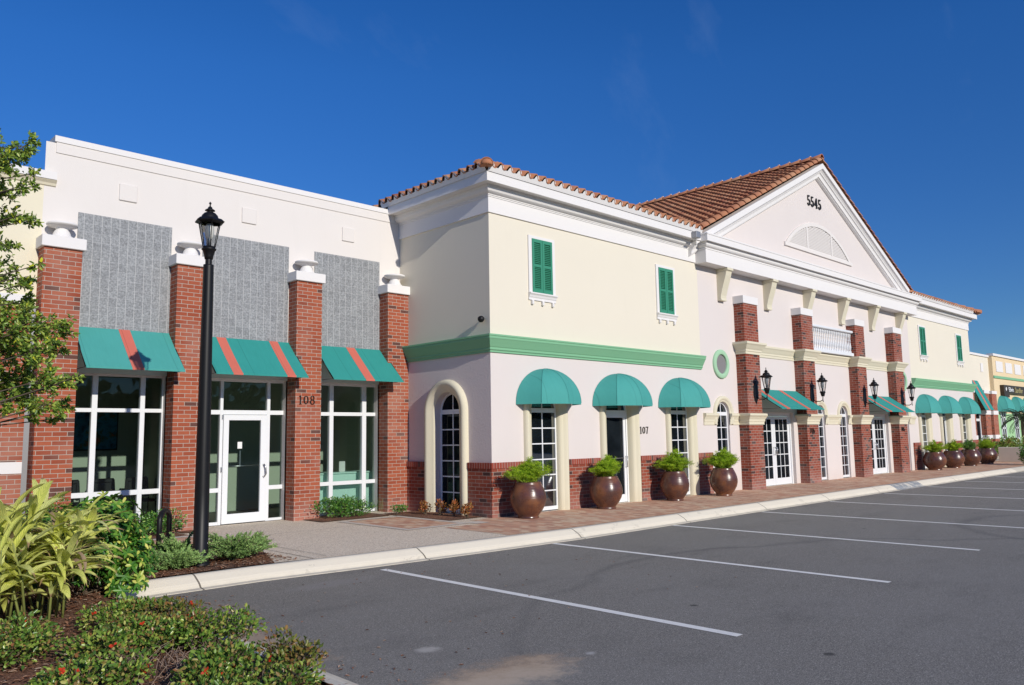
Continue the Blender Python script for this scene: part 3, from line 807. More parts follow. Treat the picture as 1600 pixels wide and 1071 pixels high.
# door bay
f = MB(); y = YG
for a, b in ((-4.86,-4.76),(-4.30,-4.238),(-3.29,-3.222),(-2.914,-2.82)): f.cbox(a, b, y-.05, y+.05, 0, 2.9, .004)
for r_ in ((-4.8,-4.27,.0,.07),(-4.8,-4.27,.645,.73),(-4.8,-2.86,2.187,2.276),(-4.8,-2.86,2.855,2.92),(-3.25,-2.86,.645,.73),(-3.25,-2.86,0,.06)): f.cbox(r_[0],r_[1],y-.044,y+.044,r_[2],r_[3],.004)
fr = f.build('window', W['frame'], bayA)
for xa,xb,za,zb in ((-4.8,-4.27,0,2.2),(-3.25,-2.86,0,2.2),(-4.8,-2.86,2.24,2.9)): MB().poly([(xa,y,za),(xb,y,za),(xb,y,zb),(xa,y,zb)]).build('pane', W['glass'], fr)
f = MB()
for r_ in ((-4.232,-4.118,.02,2.18),(-3.432,-3.296,.02,2.18),(-4.13,-3.42,.02,.208),(-4.13,-3.42,2.072,2.18)): f.cbox(r_[0],r_[1],y-.07 if r_[1]-r_[0]<.3 else y-.066,y-.01,r_[2],r_[3],.004)
dr = f.build('door', W['frame'], bayA)
g = MB(); g.poly([(-4.13,y-.03,.2),(-3.42,y-.03,.2),(-3.42,y-.03,2.08),(-4.13,y-.03,2.08)]); g.build('pane', W['glass'], dr)
h = MB(); h.tube([(-3.37,y-.07,1.16),(-3.37,y-.12,1.17),(-3.34,y-.135,1.10),(-3.33,y-.135,.98),(-3.36,y-.12,.92),(-3.37,y-.07,.92)], .014, 8); h.build('handle', W['steel'], dr)
h = MB(); h.tube([(-4.12,y-.0,1.15),(-3.43,y-.0,1.15)], .013, 8); h.box(-3.86,-3.83,y-.01,y+.02,1.13,1.46); h.build('push_bar', W['steel'], dr)
h = MB(); h.box(-3.915,-3.82,y-.036,y-.032,1.50,1.635); h.build('notice', W['paper'], dr)
MB().box(-4.27,-4.25,y-.09,y-.05,2.10,2.18).build('hinge', W['steel'], dr); MB().box(-4.275,-4.25,y-.09,y-.05,1.05,1.14).build('hinge', W['steel'], dr)
numerals('108', -2.845, YP, 2.395, .185, bayA, sp=.20)
# interior behind the glass
r_ = MB(); r_.poly([(-7.2,6.2,-.01),(0.2,6.2,-.01),(0.2,6.2,3.1),(-7.2,6.2,3.1)])
r_.poly([(-7.2,3.5,0),(-7.2,6.2,0),(-7.2,6.2,3.1),(-7.2,3.5,3.1)]); r_.poly([(0.0,3.5,0),(0.0,6.2,0),(0.0,6.2,3.1),(0.0,3.5,3.1)])
r_.poly([(-4.75,3.9,0),(-4.75,6.2,0),(-4.75,6.2,3.1),(-4.75,3.9,3.1)])
r_.poly([(-7.2,3.45,3.1),(.2,3.45,3.1),(.2,6.2,3.1),(-7.2,6.2,3.1)])
r_.build('interior_wall', W['room_wall'], bayA)
r_ = MB(); r_.poly([(-7.2,3.3,.01),(.2,3.3,.01),(.2,6.2,.01),(-7.2,6.2,.01)]); r_.build('interior_floor', W['room_floor'], bayA)
# roof deck so the room stays dark
r_ = MB(); r_.poly([(-7.4,3.6,6.2),(0,3.6,6.2),(0,16,6.2),(-7.4,16,6.2)]); r_.build('roof', W['grey_metal'], bayA)

def office_chair(x, y, label):
    t = thing('waiting_chair', label, 'chair', (x,y,.012), R(0), 'black waiting room chairs behind the glass')
    q = MB(); q.cbox(-.23,.23,-.24,.2,.42,.48,.02); q.build('seat', W['chair'], t)
    q = MB()
    vs = []
    q.cbox(-.23,.23,.19,.225,.52,.66,.015); q.cbox(-.23,-.17,.20,.235,.50,.90,.015); q.cbox(.17,.23,.20,.235,.50,.90,.015); q.cbox(-.22,.22,.205,.24,.83,.92,.02); q.cbox(-.17,.17,.215,.225,.66,.83,.004)
    q.build('backrest', W['chair'], t)
    for s in (-1, 1):
        q = MB(); q.tube([(s*.26,-.22,0),(s*.26,-.2,.64),(s*.26,.1,.66),(s*.26,.2,.64)], .013, 6); q.build('armrest', W['chair'], t)
        q = MB(); q.tube([(s*.26,-.22,0),(s*.25,-.2,.43)], .013, 6); q.build('leg', W['chair'], t)
        q = MB(); q.tube([(s*.25,.25,0),(s*.24,.2,.5),(s*.22,.22,.85)], .013, 6); q.build('leg', W['chair'], t)
for x, l in ((-6.42,'black chair nearest the left brick pilaster behind the first window'),(-5.75,'black chair in the middle of the first window, under the painting'),(-5.08,'black chair beside the right mullion of the first window')):
    office_chair(x, 5.35, l)
m = M('dark_painting'); p = m.pos(); n = m.noise(p, 2.6, 5, .7)
c = m.ramp(n, [(.35,(.02,.05,.09)),(.48,(.06,.30,.50)),(.56,(.08,.14,.09)),(.66,(.65,.10,.05)),(.8,(.7,.5,.12))])
pm = m.end(m.bsdf(c, .5))
t = thing('wall_painting', 'dark blue and red painting hung on the wall inside the first window', 'painting', (-5.95,6.18,1.93))
q = MB(); q.box(-.62,.62,-.03,0,-.40,.40); q.build('canvas', pm, t)
q = MB()
for a in ((-.64,.64,.40,.43),(-.64,.64,-.43,-.40),(-.64,-.62,-.40,.40),(.62,.64,-.40,.40)): q.box(a[0],a[1],-.035,0,a[2],a[3])
q.build('frame', W['chair'], t)
t = thing('reception_desk', 'pale aqua reception desk standing just behind the right hand window', 'desk', (-1.3,3.62,.012))
q = MB(); q.cbox(-.95,1.0,0,.05,0,.86,.01); q.build('front_panel', W['aqua'], t)
q = MB(); q.cbox(-1.0,1.05,-.03,.6,.862,.90,.01); q.build('desk_top', W['aqua'], t)
q = MB(); q.cbox(.0,.16,.10,.13,.90,1.14,.01); q.build('brochure_stand', W['paper'], t)

# ================================================================== LEFT CREAM WING
wing = thing('cream_wing_building', 'lower cream wing with brick base at the left edge, partly behind the tree', 'building')
q = MB(); q.poly([(-22,YB-.002,3.9),(-7.66,YB-.002,3.9),(-7.66,YB-.002,6.27),(-22,YB-.002,6.27)]); q.build('wall', W['yellow'], wing)
q = MB(); q.run([(-22,YB),(-7.48,YB)], [(0,6.17),(.03,6.18),(.05,6.22),(.10,6.26),(.10,6.27),(.0,6.27)]); q.build('cornice', W['yellow'], wing)
q = MB(); q.box(-22,-7.49,YB-.12,YB+.3,6.272,6.41); q.build('parapet_coping', W['trim'], wing)
q = MB(); q.box(-22,-7.80,YB-.14,YB-.003,0,4.01); q.build('brick_wall', W['brick'], wing)
q = MB(); q.cbox(-22,-7.76,YB-.18,YB-.001,4.012,4.17,.006); q.build('brick_coping', W['trim'], wing)
MB().box(-22,-7.80,YB-.15,YB-.1405,1.18,1.37).build('band', W['trim'], wing); MB().box(-22,-8.1,YB-.15,YB-.1405,2.70,2.86).build('band', W['trim'], wing)
q = MB(); q.box(-7.80,-7.69,YB-.02,YB-.001,0,4.0); q.build('expansion_joint', W['grey_metal'], wing)

# ================================================================== CORNER BLOCKS (107 and its mirror)
XM = 31.8
def corner_block(mirror):
    f = (lambda x: XM - x) if mirror else (lambda x: x)
    def rng(a, b): a, b = f(a), f(b); return (min(a,b), max(a,b))
    name = 'corner_block_building'
    lab = 'far cream and pink corner block with green cornice, right of the gabled pavilion' if mirror else 'near cream and pink corner block with green cornice and three dome awnings, suite 107'
    root = thing(name, lab, 'building')
    OPS = [(1.62,.45),(4.23,.50),(6.86,.45)]
    # lower wall
    w = MB(); a, b = rng(0, 7.98)
    front_wall(w, a, b, 0, 3.5, 0, [(f(c), h, .0, 2.22, True) for c, h in OPS], .2)
    w.build('lower_wall', W['pink'], root)
    w = MB(); w.poly([(a,0,3.5),(b,0,3.5),(b,0,6.46),(a,0,6.46)]); w.build('upper_wall', W['cream'], root)
    xs = f(0)
    # side wall
    w = MB()
    if not mirror:
        front_wall(w, 0, YB+.1, 0, 3.5, 0, [(1.43,.43,0,2.22,True)], .2, axis='x')
    else:
        w.poly([(xs,0,0),(xs,YB+.1,0),(xs,YB+.1,3.5),(xs,0,3.5)])
    w.build('side_wall', W['pink_rough'], root)
    w = MB(); w.poly([(xs,0,3.5),(xs,12,3.5),(xs,12,6.46),(xs,0,6.46)]); w.build('upper_side_wall', W['cream'], root)
    sgn = 1 if not mirror else -1
    # cornices: path keeps outward on the right of travel
    def cpath(e=0, xr=7.98, yb=YB):
        if not mirror: return [(0-e, yb), (0-e, 0-e), (xr, 0-e)]
        return [(f(xr), 0-e), (f(0)+e, 0-e), (f(0)+e, yb)]
    gp = [(0,3.42),(.035,3.42),(.035,3.455),(.06,3.475),(.06,3.52),(.075,3.535),(.11,3.60),(.155,3.68),(.17,3.70),(.17,3.745),(.185,3.75),(.185,3.785),(0,3.80)]
    w = MB(); w.run(cpath(0, 7.98), gp)
    w.build('green_cornice', W['green_trim'], root)
    w = MB(); w.run(cpath(0, 7.875), [(0,6.43),(.035,6.43),(.035,6.765),(.05,6.77),(.05,6.79),(.0,6.79)]); w.build('frieze', W['trim'], root)
    tp = [(0,6.77),(.045,6.775),(.045,6.80),(.062,6.803),(.062,6.825),(.08,6.83),(.11,6.842),(.145,6.865),(.163,6.90),(.165,6.94),(.175,6.945),(.175,6.99),(.335,6.995),(.335,6.98),(.355,6.98),(.355,7.19),(.0,7.195)]
    w = MB(); w.run(cpath(0, 7.74), tp); w.build('eave_cornice', W['trim'], root)
    # roof: front slope and side hip
    sl = math.tan(R(22)); cs, sn = math.cos(R(22)), math.sin(R(22))
    e0 = -.40; zr = 7.275; nvc = 9; crs = .40
    rf = MB()
    if not mirror:
        PF = lambda u, v, h: (-.4+u, e0 + v*cs - h*sn, zr + v*sn + h*cs)
        tile_slope(rf, PF, nv=nvc, urange=lambda v: (v*cs+.12, 8.0 + v*.2))
        PS = lambda u, v, h: (-.4 + v*cs - h*sn, 3.2 - u, zr + v*sn + h*cs)
        tile_slope(rf, PS, nv=nvc, urange=lambda v: (-6 if v > .5 else -.25, 3.47 - v*cs))
    else:
        X1 = XM + .4
        PF = lambda u, v, h: (23.4+u, e0 + v*cs - h*sn, zr + v*sn + h*cs)
        tile_slope(rf, PF, nv=nvc, urange=lambda v: (-v*.2, X1-23.4 - v*cs - .28))
        PS = lambda u, v, h: (X1 - v*cs + h*sn, -.5+u, zr + v*sn + h*cs)
        tile_slope(rf, PS, nv=nvc, urange=lambda v: (v*cs+.28, 8))
    ro = rf.build('roof', W['clay'], root)
    hp = MB(); c0 = (-.46,-.46,zr-.03) if not mirror else (X1+.06,-.46,zr-.03); s_ = 1 if not mirror else -1
    barrels(hp, c0, (c0[0]+s_*3.3, c0[1]+3.3, zr+.0+3.3*sl), .15 if not mirror else .19)
    hp.lathe([(.0,-.02),(.135,-.02),(.135,.03),(.115,.08),(.07,.115),(0,.125)], (c0[0]+s_*.035, c0[1]+.035, zr-.0), 16)
    hp.build('hip_tiles', W['clay'], ro)
    infill(MB(), PF, .05, 8.1).build('eave_infill', W['trim'], ro)
    infill(MB(), PS, (-.2 if not mirror else 0), (3.35 if not mirror else 4)).build('eave_infill', W['trim'], ro)
    # windows, surrounds, domes, shutters
    for i, (c, h) in enumerate(OPS):
        if i != 1:
            window_arched(root, f(c), h, .03, 2.22, .095, 6)
        else:
            # glazed door with side stiles under an arched head
            fm = MB(); cc = f(c); hh = h
            o1 = opening_outline(cc, hh, 0, 2.22); o2 = opening_outline(cc, hh-.06, 0, 2.22)
            for k in range(len(o1)-1):
                fm.poly([(o1[k][0],.13,o1[k][1]),(o1[k+1][0],.13,o1[k+1][1]),(o2[k+1][0],.13,o2[k+1][1]),(o2[k][0],.13,o2[k][1])])
            fm.box(cc-hh+.05, cc+hh-.05, .132, .2, 2.10, 2.25)
            wf = fm.build('door_frame', W['frame'], root)
            g_ = MB(); g_.poly([(x,.19,z) for x, z in opening_outline(cc, hh-.02, 2.2, 2.22)]); g_.build('transom_pane', W['glass_dark'], wf)
            dm = MB()
            for a_, b_, z0, z1 in ((cc-.44,cc-.35,.015,2.10),(cc+.35,cc+.44,.015,2.10),(cc-.36,cc+.36,.015,.20),(cc-.36,cc+.36,2.07,2.10)):
                dm.cbox(a_, b_, .14, .185, z0, z1, .003)
            dd = dm.build('door', W['frame'], root)
            g_ = MB(); g_.poly([(cc-.36,.17,.18),(cc+.36,.17,.18),(cc+.36,.17,2.08),(cc-.36,.17,2.08)]); g_.build('pane', W['glass_dark'], dd)
            hd = MB(); hd.tube([(cc+.40,.14,1.12),(cc+.40,.08,1.12),(cc+.40,.08,.86),(cc+.40,.14,.86)], .011, 6); hd.tube([(cc-.34,.145,1.08),(cc+.36,.145,1.08)], .009, 6); hd.build('handle', W['steel'], dd)
        s_ = MB(); surround(s_, f(c), h, 0, 2.22, 0, [(-.005,-.13 if i == 1 else -.09),(-.004,.02),(.03,.03),(.05,.05),(.07,.05),(.09,.06),(.13,.10),(.17,.11),(.20,.10),(.225,.05),(.23,0)])
        s_.build('window_surround' if i != 1 else 'door_surround', W['beige'], root)
        dome_awning(root, f((1.62,4.23,6.85)[i]), (.90,.98,.97)[i], 0, .72, 2.37, 3.14)
    # raked shadow-less wainscot
    def wains(xa, xb, ya, yb, sxa, sxb, sya, syb):
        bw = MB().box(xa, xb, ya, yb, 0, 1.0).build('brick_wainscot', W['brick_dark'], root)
        MB().box(sxa, sxb, sya, syb, 1.001, 1.12).build('soldier_course', W['brick_soldier'], bw)
    for a_, b_ in ((0,.902),(2.335,3.44),(5.02,6.145),(7.572,8.30)):
        x0, x1 = rng(a_, b_)
        xa = x0 - (.045 if a_ == 0 and not mirror else 0); xb = x1 + (.045 if (a_ == 0 and mirror) else 0)
        wains(xa, xb, -.045, -.002, xa-(.018 if xa<0 else 0), xb, -.065, -.001)
    if not mirror:
        for a_, b_ in ((-.002,.70),(2.15,2.84)): wains(-.045, -.002, a_, b_, -.065, -.001, a_, b_)
    for c in (1.60, 6.40):
        cx = f(c); sh = MB()
        for s0 in (-1, 1):
            xa, xb = (cx-.325, cx-.004) if s0 < 0 else (cx+.004, cx+.325)
            for (p0, p1, z0, z1) in ((xa,xa+.06,4.84,6.06),(xb-.06,xb,4.84,6.06),(xa+.06,xb-.06,4.84,4.92),(xa+.06,xb-.06,5.98,6.06),(xa+.06,xb-.06,5.42,5.49)):
                sh.box(p0, p1, -.05, -.012, z0, z1)
            z = 4.925
            while z < 5.97:
                if not 5.40 < z < 5.49:
                    sh.mesh([(xa+.058,-.046,z),(xb-.058,-.046,z),(xb-.058,-.016,z+.034),(xa+.058,-.016,z+.034),(xa+.058,-.040,z-.004),(xb-.058,-.040,z-.004),(xb-.058,-.010,z+.028),(xa+.058,-.010,z+.028)],
                            [(0,1,2,3),(4,7,6,5),(0,4,5,1)])
                z += .042
            sh.poly([(xa+.05,-.012,4.88),(xb-.05,-.012,4.88),(xb-.05,-.012,6.02),(xa+.05,-.012,6.02)])
        so = sh.build('shutter', W['green_paint'], root)
        fm = MB()
        for (p0,p1,z0,z1) in ((cx-.43,cx-.327,4.83,6.13),(cx+.327,cx+.43,4.83,6.13),(cx-.327,cx+.327,6.063,6.13)): fm.box(p0,p1,-.032,-.001,z0,z1)
        fm.build('shutter_frame', W['trim'], so)
        sl_ = MB(); sl_.run([(cx-.44,-.001),(cx+.44,-.001)], [(0,4.66),(.03,4.66),(.03,4.71),(.045,4.73),(.06,4.77),(.09,4.80),(.09,4.828),(0,4.829)])
        for k in (-.33, 0, .33): sl_.cbox(cx+k-.03, cx+k+.03, -.06, -.001, 4.56, 4.658, .008)
        sl_.build('sill', W['trim'], so)
    return root
cb = corner_block(False)
cb2 = corner_block(True)
window_arched(cb, 1.43, .43, .03, 2.22, .17, 6, axis='x')
s_ = MB(); surround(s_, 1.43, .43, 0, 2.22, 0, [(0,0),(.0,.02),(.05,.03),(.07,.05),(.10,.06),(.145,.115),(.20,.13),(.25,.11),(.275,.06),(.28,0)], axis='x'); s_.build('window_surround', W['beige'], cb)
numerals('107', 5.06, 0, 1.665, .18, cb, sp=.17)
q = MB(); q.cbox(7.22,7.42,-.53,-.36,6.97,7.15,.01); q.build('rain_diverter', W['grey_metal'], cb)
t = thing('security_camera', 'small dark dome camera on the shaded side wall of the near corner block', 'camera', (0,.17,4.13))
q = MB(); q.lathe([(.0,-.075),(.04,-.062),(.065,-.03),(.072,.0),(.066,.035),(.04,.06),(.0,.068)], (-.10,0,0), 16); q.build('housing', W['black_metal'], t)
q = MB(); q.tube([(0,0,.03),(-.09,0,.035)], .018, 8); q.build('bracket', W['grey_metal'], t)

# ================================================================== PAVILION
CX = 15.9
pav = thing('gabled_pavilion_building', 'pink pavilion with clay tiled gable, number 5545 and four brick piers', 'building')
PIERS = [(9.87,10.69),(13.51,14.33),(17.70,18.50),(21.28,22.12)]
PD = .316
w = MB()
WOPS = [(9.0,.335,0,2.2,True),(12.12,1.12,0,2.26,False),(15.18,.335,0,2.2,True),(17.02,.335,0,2.2,True),(19.9,1.12,0,2.26,False),(22.85,.335,0,2.2,True)]
front_wall(w, 7.98, 23.82, 0, 7.2, 0, WOPS, .2)
# tympanum
w.poly([(7.98,0,7.2),(23.82,0,7.2),(23.4,0,7.35),(CX,0,10.98),(8.4,0,7.35)])
w.build('wall', W['pink'], pav)
for cx, hf, zb, zs, ar in WOPS:
    if ar:
        window_arched(pav, cx, hf, .03, zs, .075, 6)
        s_ = MB(); surround(s_, cx, hf, 1.90, zs, 0, [(0,0),(0,.02),(.03,.035),(.05,.03),(.06,.05),(.12,.075),(.165,.06),(.175,0)]); s_.build('window_surround', W['beige'], pav)
    else:
        y = .14; fm = MB()
        for a_, b_, z0, z1 in ((cx-1.12,cx-1.05,0,2.26),(cx+1.05,cx+1.12,0,2.26),(cx-1.05,cx+1.05,2.14,2.26)): fm.cbox(a_,b_,y-.04,y+.04,z0,z1,.004)
        fm.build('door_frame', W['frame'], pav)
        for s in (-1, 1):
            xa, xb = (cx-1.045, cx-.004) if s < 0 else (cx+.004, cx+1.045)
            dm = MB()
            for a_, b_, z0, z1 in ((xa,xa+.12,.015,2.13),(xb-.12,xb,.015,2.13),(xa+.119,xb-.119,.015,.22),(xa+.119,xb-.119,2.05,2.13)): dm.cbox(a_,b_,y-.014,y+.015,z0,z1,.003)
            for k in (1,2):
                h_ = xa+.12+(xb-xa-.24)*k/3; dm.box(h_-.013,h_+.013,y-.006,y+.01,.22,2.05)
            for k in range(1,5):
                z = .22+1.83*k/5; dm.box(xa+.12,xb-.12,y-.008,y+.01,z-.013,z+.013)
            dd = dm.build('door', W['frame'], pav)
            g_ = MB(); g_.poly([(xa+.1,y,.2),(xb-.1,y,.2),(xb-.1,y,2.07),(xa+.1,y,2.07)]); g_.build('pane', W['glass_dark'], dd)
            hx = cx + s*.06; hd = MB(); hd.tube([(hx,y-.03,1.18),(hx,y-.09,1.18),(hx,y-.09,.95),(hx,y-.03,.95)], .012, 6); hd.build('handle', W['steel'], dd)
# piers
imp = [(0,1.88),(.03,1.88),(.03,1.96),(.045,1.97),(.05,2.03),(.09,2.10),(.12,2.135),(.135,2.14),(.135,2.20),(0,2.215)]
upb = [(0,3.95),(.03,3.95),(.03,4.02),(.05,4.03),(.05,4.08),(.08,4.12),(.13,4.20),(.16,4.235),(.17,4.24),(.17,4.30),(0,4.31)]
for k, (a_, b_) in enumerate(PIERS):
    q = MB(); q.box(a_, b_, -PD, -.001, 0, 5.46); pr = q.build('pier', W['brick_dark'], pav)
    q = MB(); q.run([(a_,-.002),(a_,-PD),(b_,-PD),(b_,-.002)], imp); q.build('impost', W['beige'], pr)
    q = MB(); q.run([(a_,-.002),(a_,-PD),(b_,-PD),(b_,-.002)], upb); q.build('pier_band', W['beige'], pr)
    q = MB(); q.cbox(a_-.03, b_+.03, -PD-.03, -.001, 5.461, 5.69, .006); q.build('capstone', W['trim'], pr)
    if k == 1: numerals('106', a_+.16, -PD, 1.60, .17, pav, bold=.9, sp=.2)
    if k == 3: numerals('105', a_+.16, -PD, 1.60, .17, pav, bold=.9, sp=.2)
for a_, b_ in ((7.98,8.665),(9.335,9.86),(14.34,14.845),(15.515,16.685),(17.355,17.69),(22.13,22.515),(23.185,23.80)):
    ip = [(o_*.75, z) for o_, z in imp]
    q = MB(); q.run([(a_,-.001),(b_,-.001)], ip); q.build('impost_band', W['beige'], pav)
for a_, b_ in ((10.70,13.50),(14.34,17.69),(18.51,21.27)):
    q = MB(); q.run([(a_,-.001),(b_,-.001)], [(o_*.8, z-.0) for o_, z in upb]); q.build('wall_band', W['beige'], pav)
awning(pav, 10.70, 13.50, -.02, 2.96, -.92, 2.355, [.11,.58], .20)
awning(pav, 18.51, 21.27, -.02, 2.95, -.92, 2.345, [.11,.58], .20)
# balustrade
q = MB(); q.cbox(14.335,17.695,-.25,-.03,5.16,5.25,.02); q.cbox(14.335,17.695,-.24,-.04,4.32,4.44,.015); bo = q.build('balustrade', W['frame'], pav)
for k in range(24):
    x = 14.40 + k*3.23/23
    q = MB(); q.lathe([(.035,4.44),(.035,4.50),(.018,4.53),(.034,4.62),(.038,4.68),(.022,4.80),(.016,4.86),(.028,4.90),(.016,4.94),(.022,5.0),(.036,5.10),(.036,5.16)], (x,-.14,0), 8); q.build('baluster', W['frame'], bo)
# green ring vents
for cx in (9.0, 22.8):
    q = MB(); n = 40; vs = []
    for (rr, d) in ((.28,.0),(.28,.05),(.30,.06),(.39,.06),(.42,.04),(.42,.0)):
        for i in range(n): a_ = 2*PI*i/n; vs.append((cx+rr*math.cos(a_), -.001-d, 3.62+rr*math.sin(a_)))
    q.mesh(vs, [(k*n+i, k*n+(i+1)%n, (k+1)*n+(i+1)%n, (k+1)*n+i) for k in range(5) for i in range(n)], True)
    rg = q.build('round_vent', W['ring'], pav)
    q = MB(); q.poly([(cx+.285*math.cos(2*PI*i/n), -.012, 3.62+.285*math.sin(2*PI*i/n)) for i in range(n)]); q.build('vent_mesh', W['vent'], rg)
# brackets
for k in range(6):
    bx = CX - 6.75 + 2.70*k; q = MB()
    prof = [(.0,6.40),(.36,6.40),(.36,6.33),(.33,6.30),(.30,6.18),(.24,6.0),(.17,5.80),(.12,5.62),(.115,5.54),(.13,5.50),(.13,5.47),(0,5.47)]
    vs = [(bx-.15, -.001-o_, z) for o_, z in prof] + [(bx+.15, -.001-o_, z) for o_, z in prof]; n = len(prof)
    q.mesh(vs, [tuple(range(n)), tuple(reversed(range(n, 2*n)))] + [(i, n+i, n+(i+1)%n, (i+1)%n) for i in range(n)])
    q.cbox(bx-.165, bx+.165, -.385, -.001, 6.33, 6.399, .006)
    q.build('bracket', W['beige'], pav)
# entablature
ent = [(0,6.40),(.38,6.40),(.38,6.775),(.395,6.78),(.395,6.80),(.385,6.805),(.385,6.82),(.41,6.83),(.44,6.85),(.462,6.885),(.465,6.925),(.475,6.93),(.475,6.965),(.545,6.97),(.545,6.96),(.56,6.96),(.56,7.13),(.575,7.14),(.575,7.18),(.0,7.20)]
vs_ = [(8.255+.0,0),(23.545,0)]
q = MB()
q.run([(8.255,.0),(8.255,-.0005),(23.545,-.0005),(23.545,.0)], ent); q.build('entablature', W['trim'], pav)
# rake mouldings on the gable
sl = .4855; ang = math.atan(sl); cs, sn = math.cos(ang), math.sin(ang)
def rake(side, prof, mat, name, lo=7.5):
    q = MB(); rows = []
    for o_, d in prof:    # o_ = perpendicular offset below the outer line, d = projection
        rows.append(d)
    APX = (CX, 11.12); n = len(prof)
    vs = []
    for o_, d in prof: vs.append((CX, -d, APX[1]-o_/cs))
    for o_, d in prof:
        # end near the eave, cut vertical
        xe = CX + side*(8.38); vs.append((xe, -d, APX[1]-o_/cs-8.38*sl))
    q.mesh(vs, [(i, i+1, n+i+1, n+i) for i in range(n-1)] + [tuple(range(n, 2*n))])
    return q.build(name, mat, pav)
rp = [(0,0),(0,.32),(.17,.32),(.18,.27),(.20,.25),(.23,.22),(.27,.20),(.28,.17),(.30,.16),(.33,.15),(.40,.14),(.41,.10),(.43,.10),(.455,.05),(.46,0)]
for s in (-1, 1): rake(s, rp, W['trim'], 'rake_moulding')
# louvred fan vent
q = MB(); hw, hh = 2.55, 1.05
Rr_ = (hw*hw+hh*hh)/(2*hh); zc = 7.9+hh-Rr_
def archx(z, inset=0): 
    r2 = (Rr_-inset)**2-(z-zc)**2; return math.sqrt(max(0,r2))
n = 28; t0 = math.asin(hw/Rr_); o1 = []; o2 = []
for i in range(n+1):
    t = -t0+2*t0*i/n
    o1.append((CX+Rr_*math.sin(t), zc+Rr_*math.cos(t))); o2.append((CX+(Rr_-.13)*math.sin(t), zc+(Rr_-.13)*math.cos(t)))
for i in range(n):
    q.poly([(o1[i][0],-.04,o1[i][1]),(o1[i+1][0],-.04,o1[i+1][1]),(o2[i+1][0],-.04,max(7.9,o2[i+1][1])),(o2[i][0],-.04,max(7.9,o2[i][1]))])
    q.poly([(o1[i][0],-.04,o1[i][1]),(o1[i+1][0],-.04,o1[i+1][1]),(o1[i+1][0],0,o1[i+1][1]),(o1[i][0],0,o1[i][1])])
q.box(CX-hw-.08, CX+hw+.08, -.06, -.001, 7.80, 7.92)
for k in (-.95, .95): q.box(CX+k-.05, CX+k+.05, -.041, -.001, 7.9, zc+math.sqrt(Rr_**2-k*k)-.1)
vf = q.build('fan_vent', W['white_wall'], pav)
q = MB(); z = 7.93
while z < 8.83:
    xx = archx(z+.04, .12)
    if xx > .1: q.mesh([(CX-xx,-.030,z),(CX+xx,-.030,z),(CX+xx,-.016,z+.050),(CX-xx,-.016,z+.050)], [(0,1,2,3)])
    z += .055
q.build('louvre', W['white_wall'], vf)
numerals('5545', 15.16, 0, 9.53, .36, pav, bold=1.12, sp=.20, thick=.04)
# gable roof
ZR = 11.24
q = MB()
LEN = 14.2
PL = lambda u, v, h: (CX-8.50 + v*cs - h*sn, -.12 + u, ZR-8.50*sl + v*sn + h*cs)
PR = lambda u, v, h: (CX+8.50 - v*cs + h*sn, -.12 + u, ZR-8.50*sl + v*sn + h*cs)
tile_slope(q, PL, pitch=.29, course=.345, nu=int(LEN/.29), nv=27, urange=lambda v: (0, LEN), hb=.062, step=.045)
tile_slope(q, PR, pitch=.29, course=.345, nu=int(LEN/.29), nv=27, urange=lambda v: (0, 3), hb=.062, step=.045)
q.poly([(CX,-.1,ZR-.02),(CX+8.5,-.1,ZR-8.5*sl-.02),(CX+8.5,LEN,ZR-8.5*sl-.02),(CX,LEN,ZR-.02)])
q.poly([(CX,-.1,ZR-.03),(CX-8.5,-.1,ZR-8.5*sl-.03),(CX-8.5,LEN,ZR-8.5*sl-.03),(CX,LEN,ZR-.03)])
rfo = q.build('roof', W['clay'], pav)
barrels(MB(), (CX-8.36,-.20,ZR-8.36*sl+.02), (CX+.05,-.20,ZR+.04), .15, .385).build('rake_tiles', W['clay'], rfo); barrels(MB(), (CX+8.36,-.20,ZR-8.36*sl+.02), (CX-.05,-.20,ZR+.04), .15, .385).build('rake_tiles', W['clay'], rfo)
q = MB(); barrels(q, (CX,-.32,ZR+.06), (CX,LEN,ZR+.06), .15, .40)
q.build('ridge_tiles', W['clay'], rfo)
q = MB()
for k in range(30): q.box(CX-.02,CX+.02,.1+k*.4,.16+k*.4,ZR+.20,ZR+.26)
q.build('ridge_clips', W['trim'], rfo)

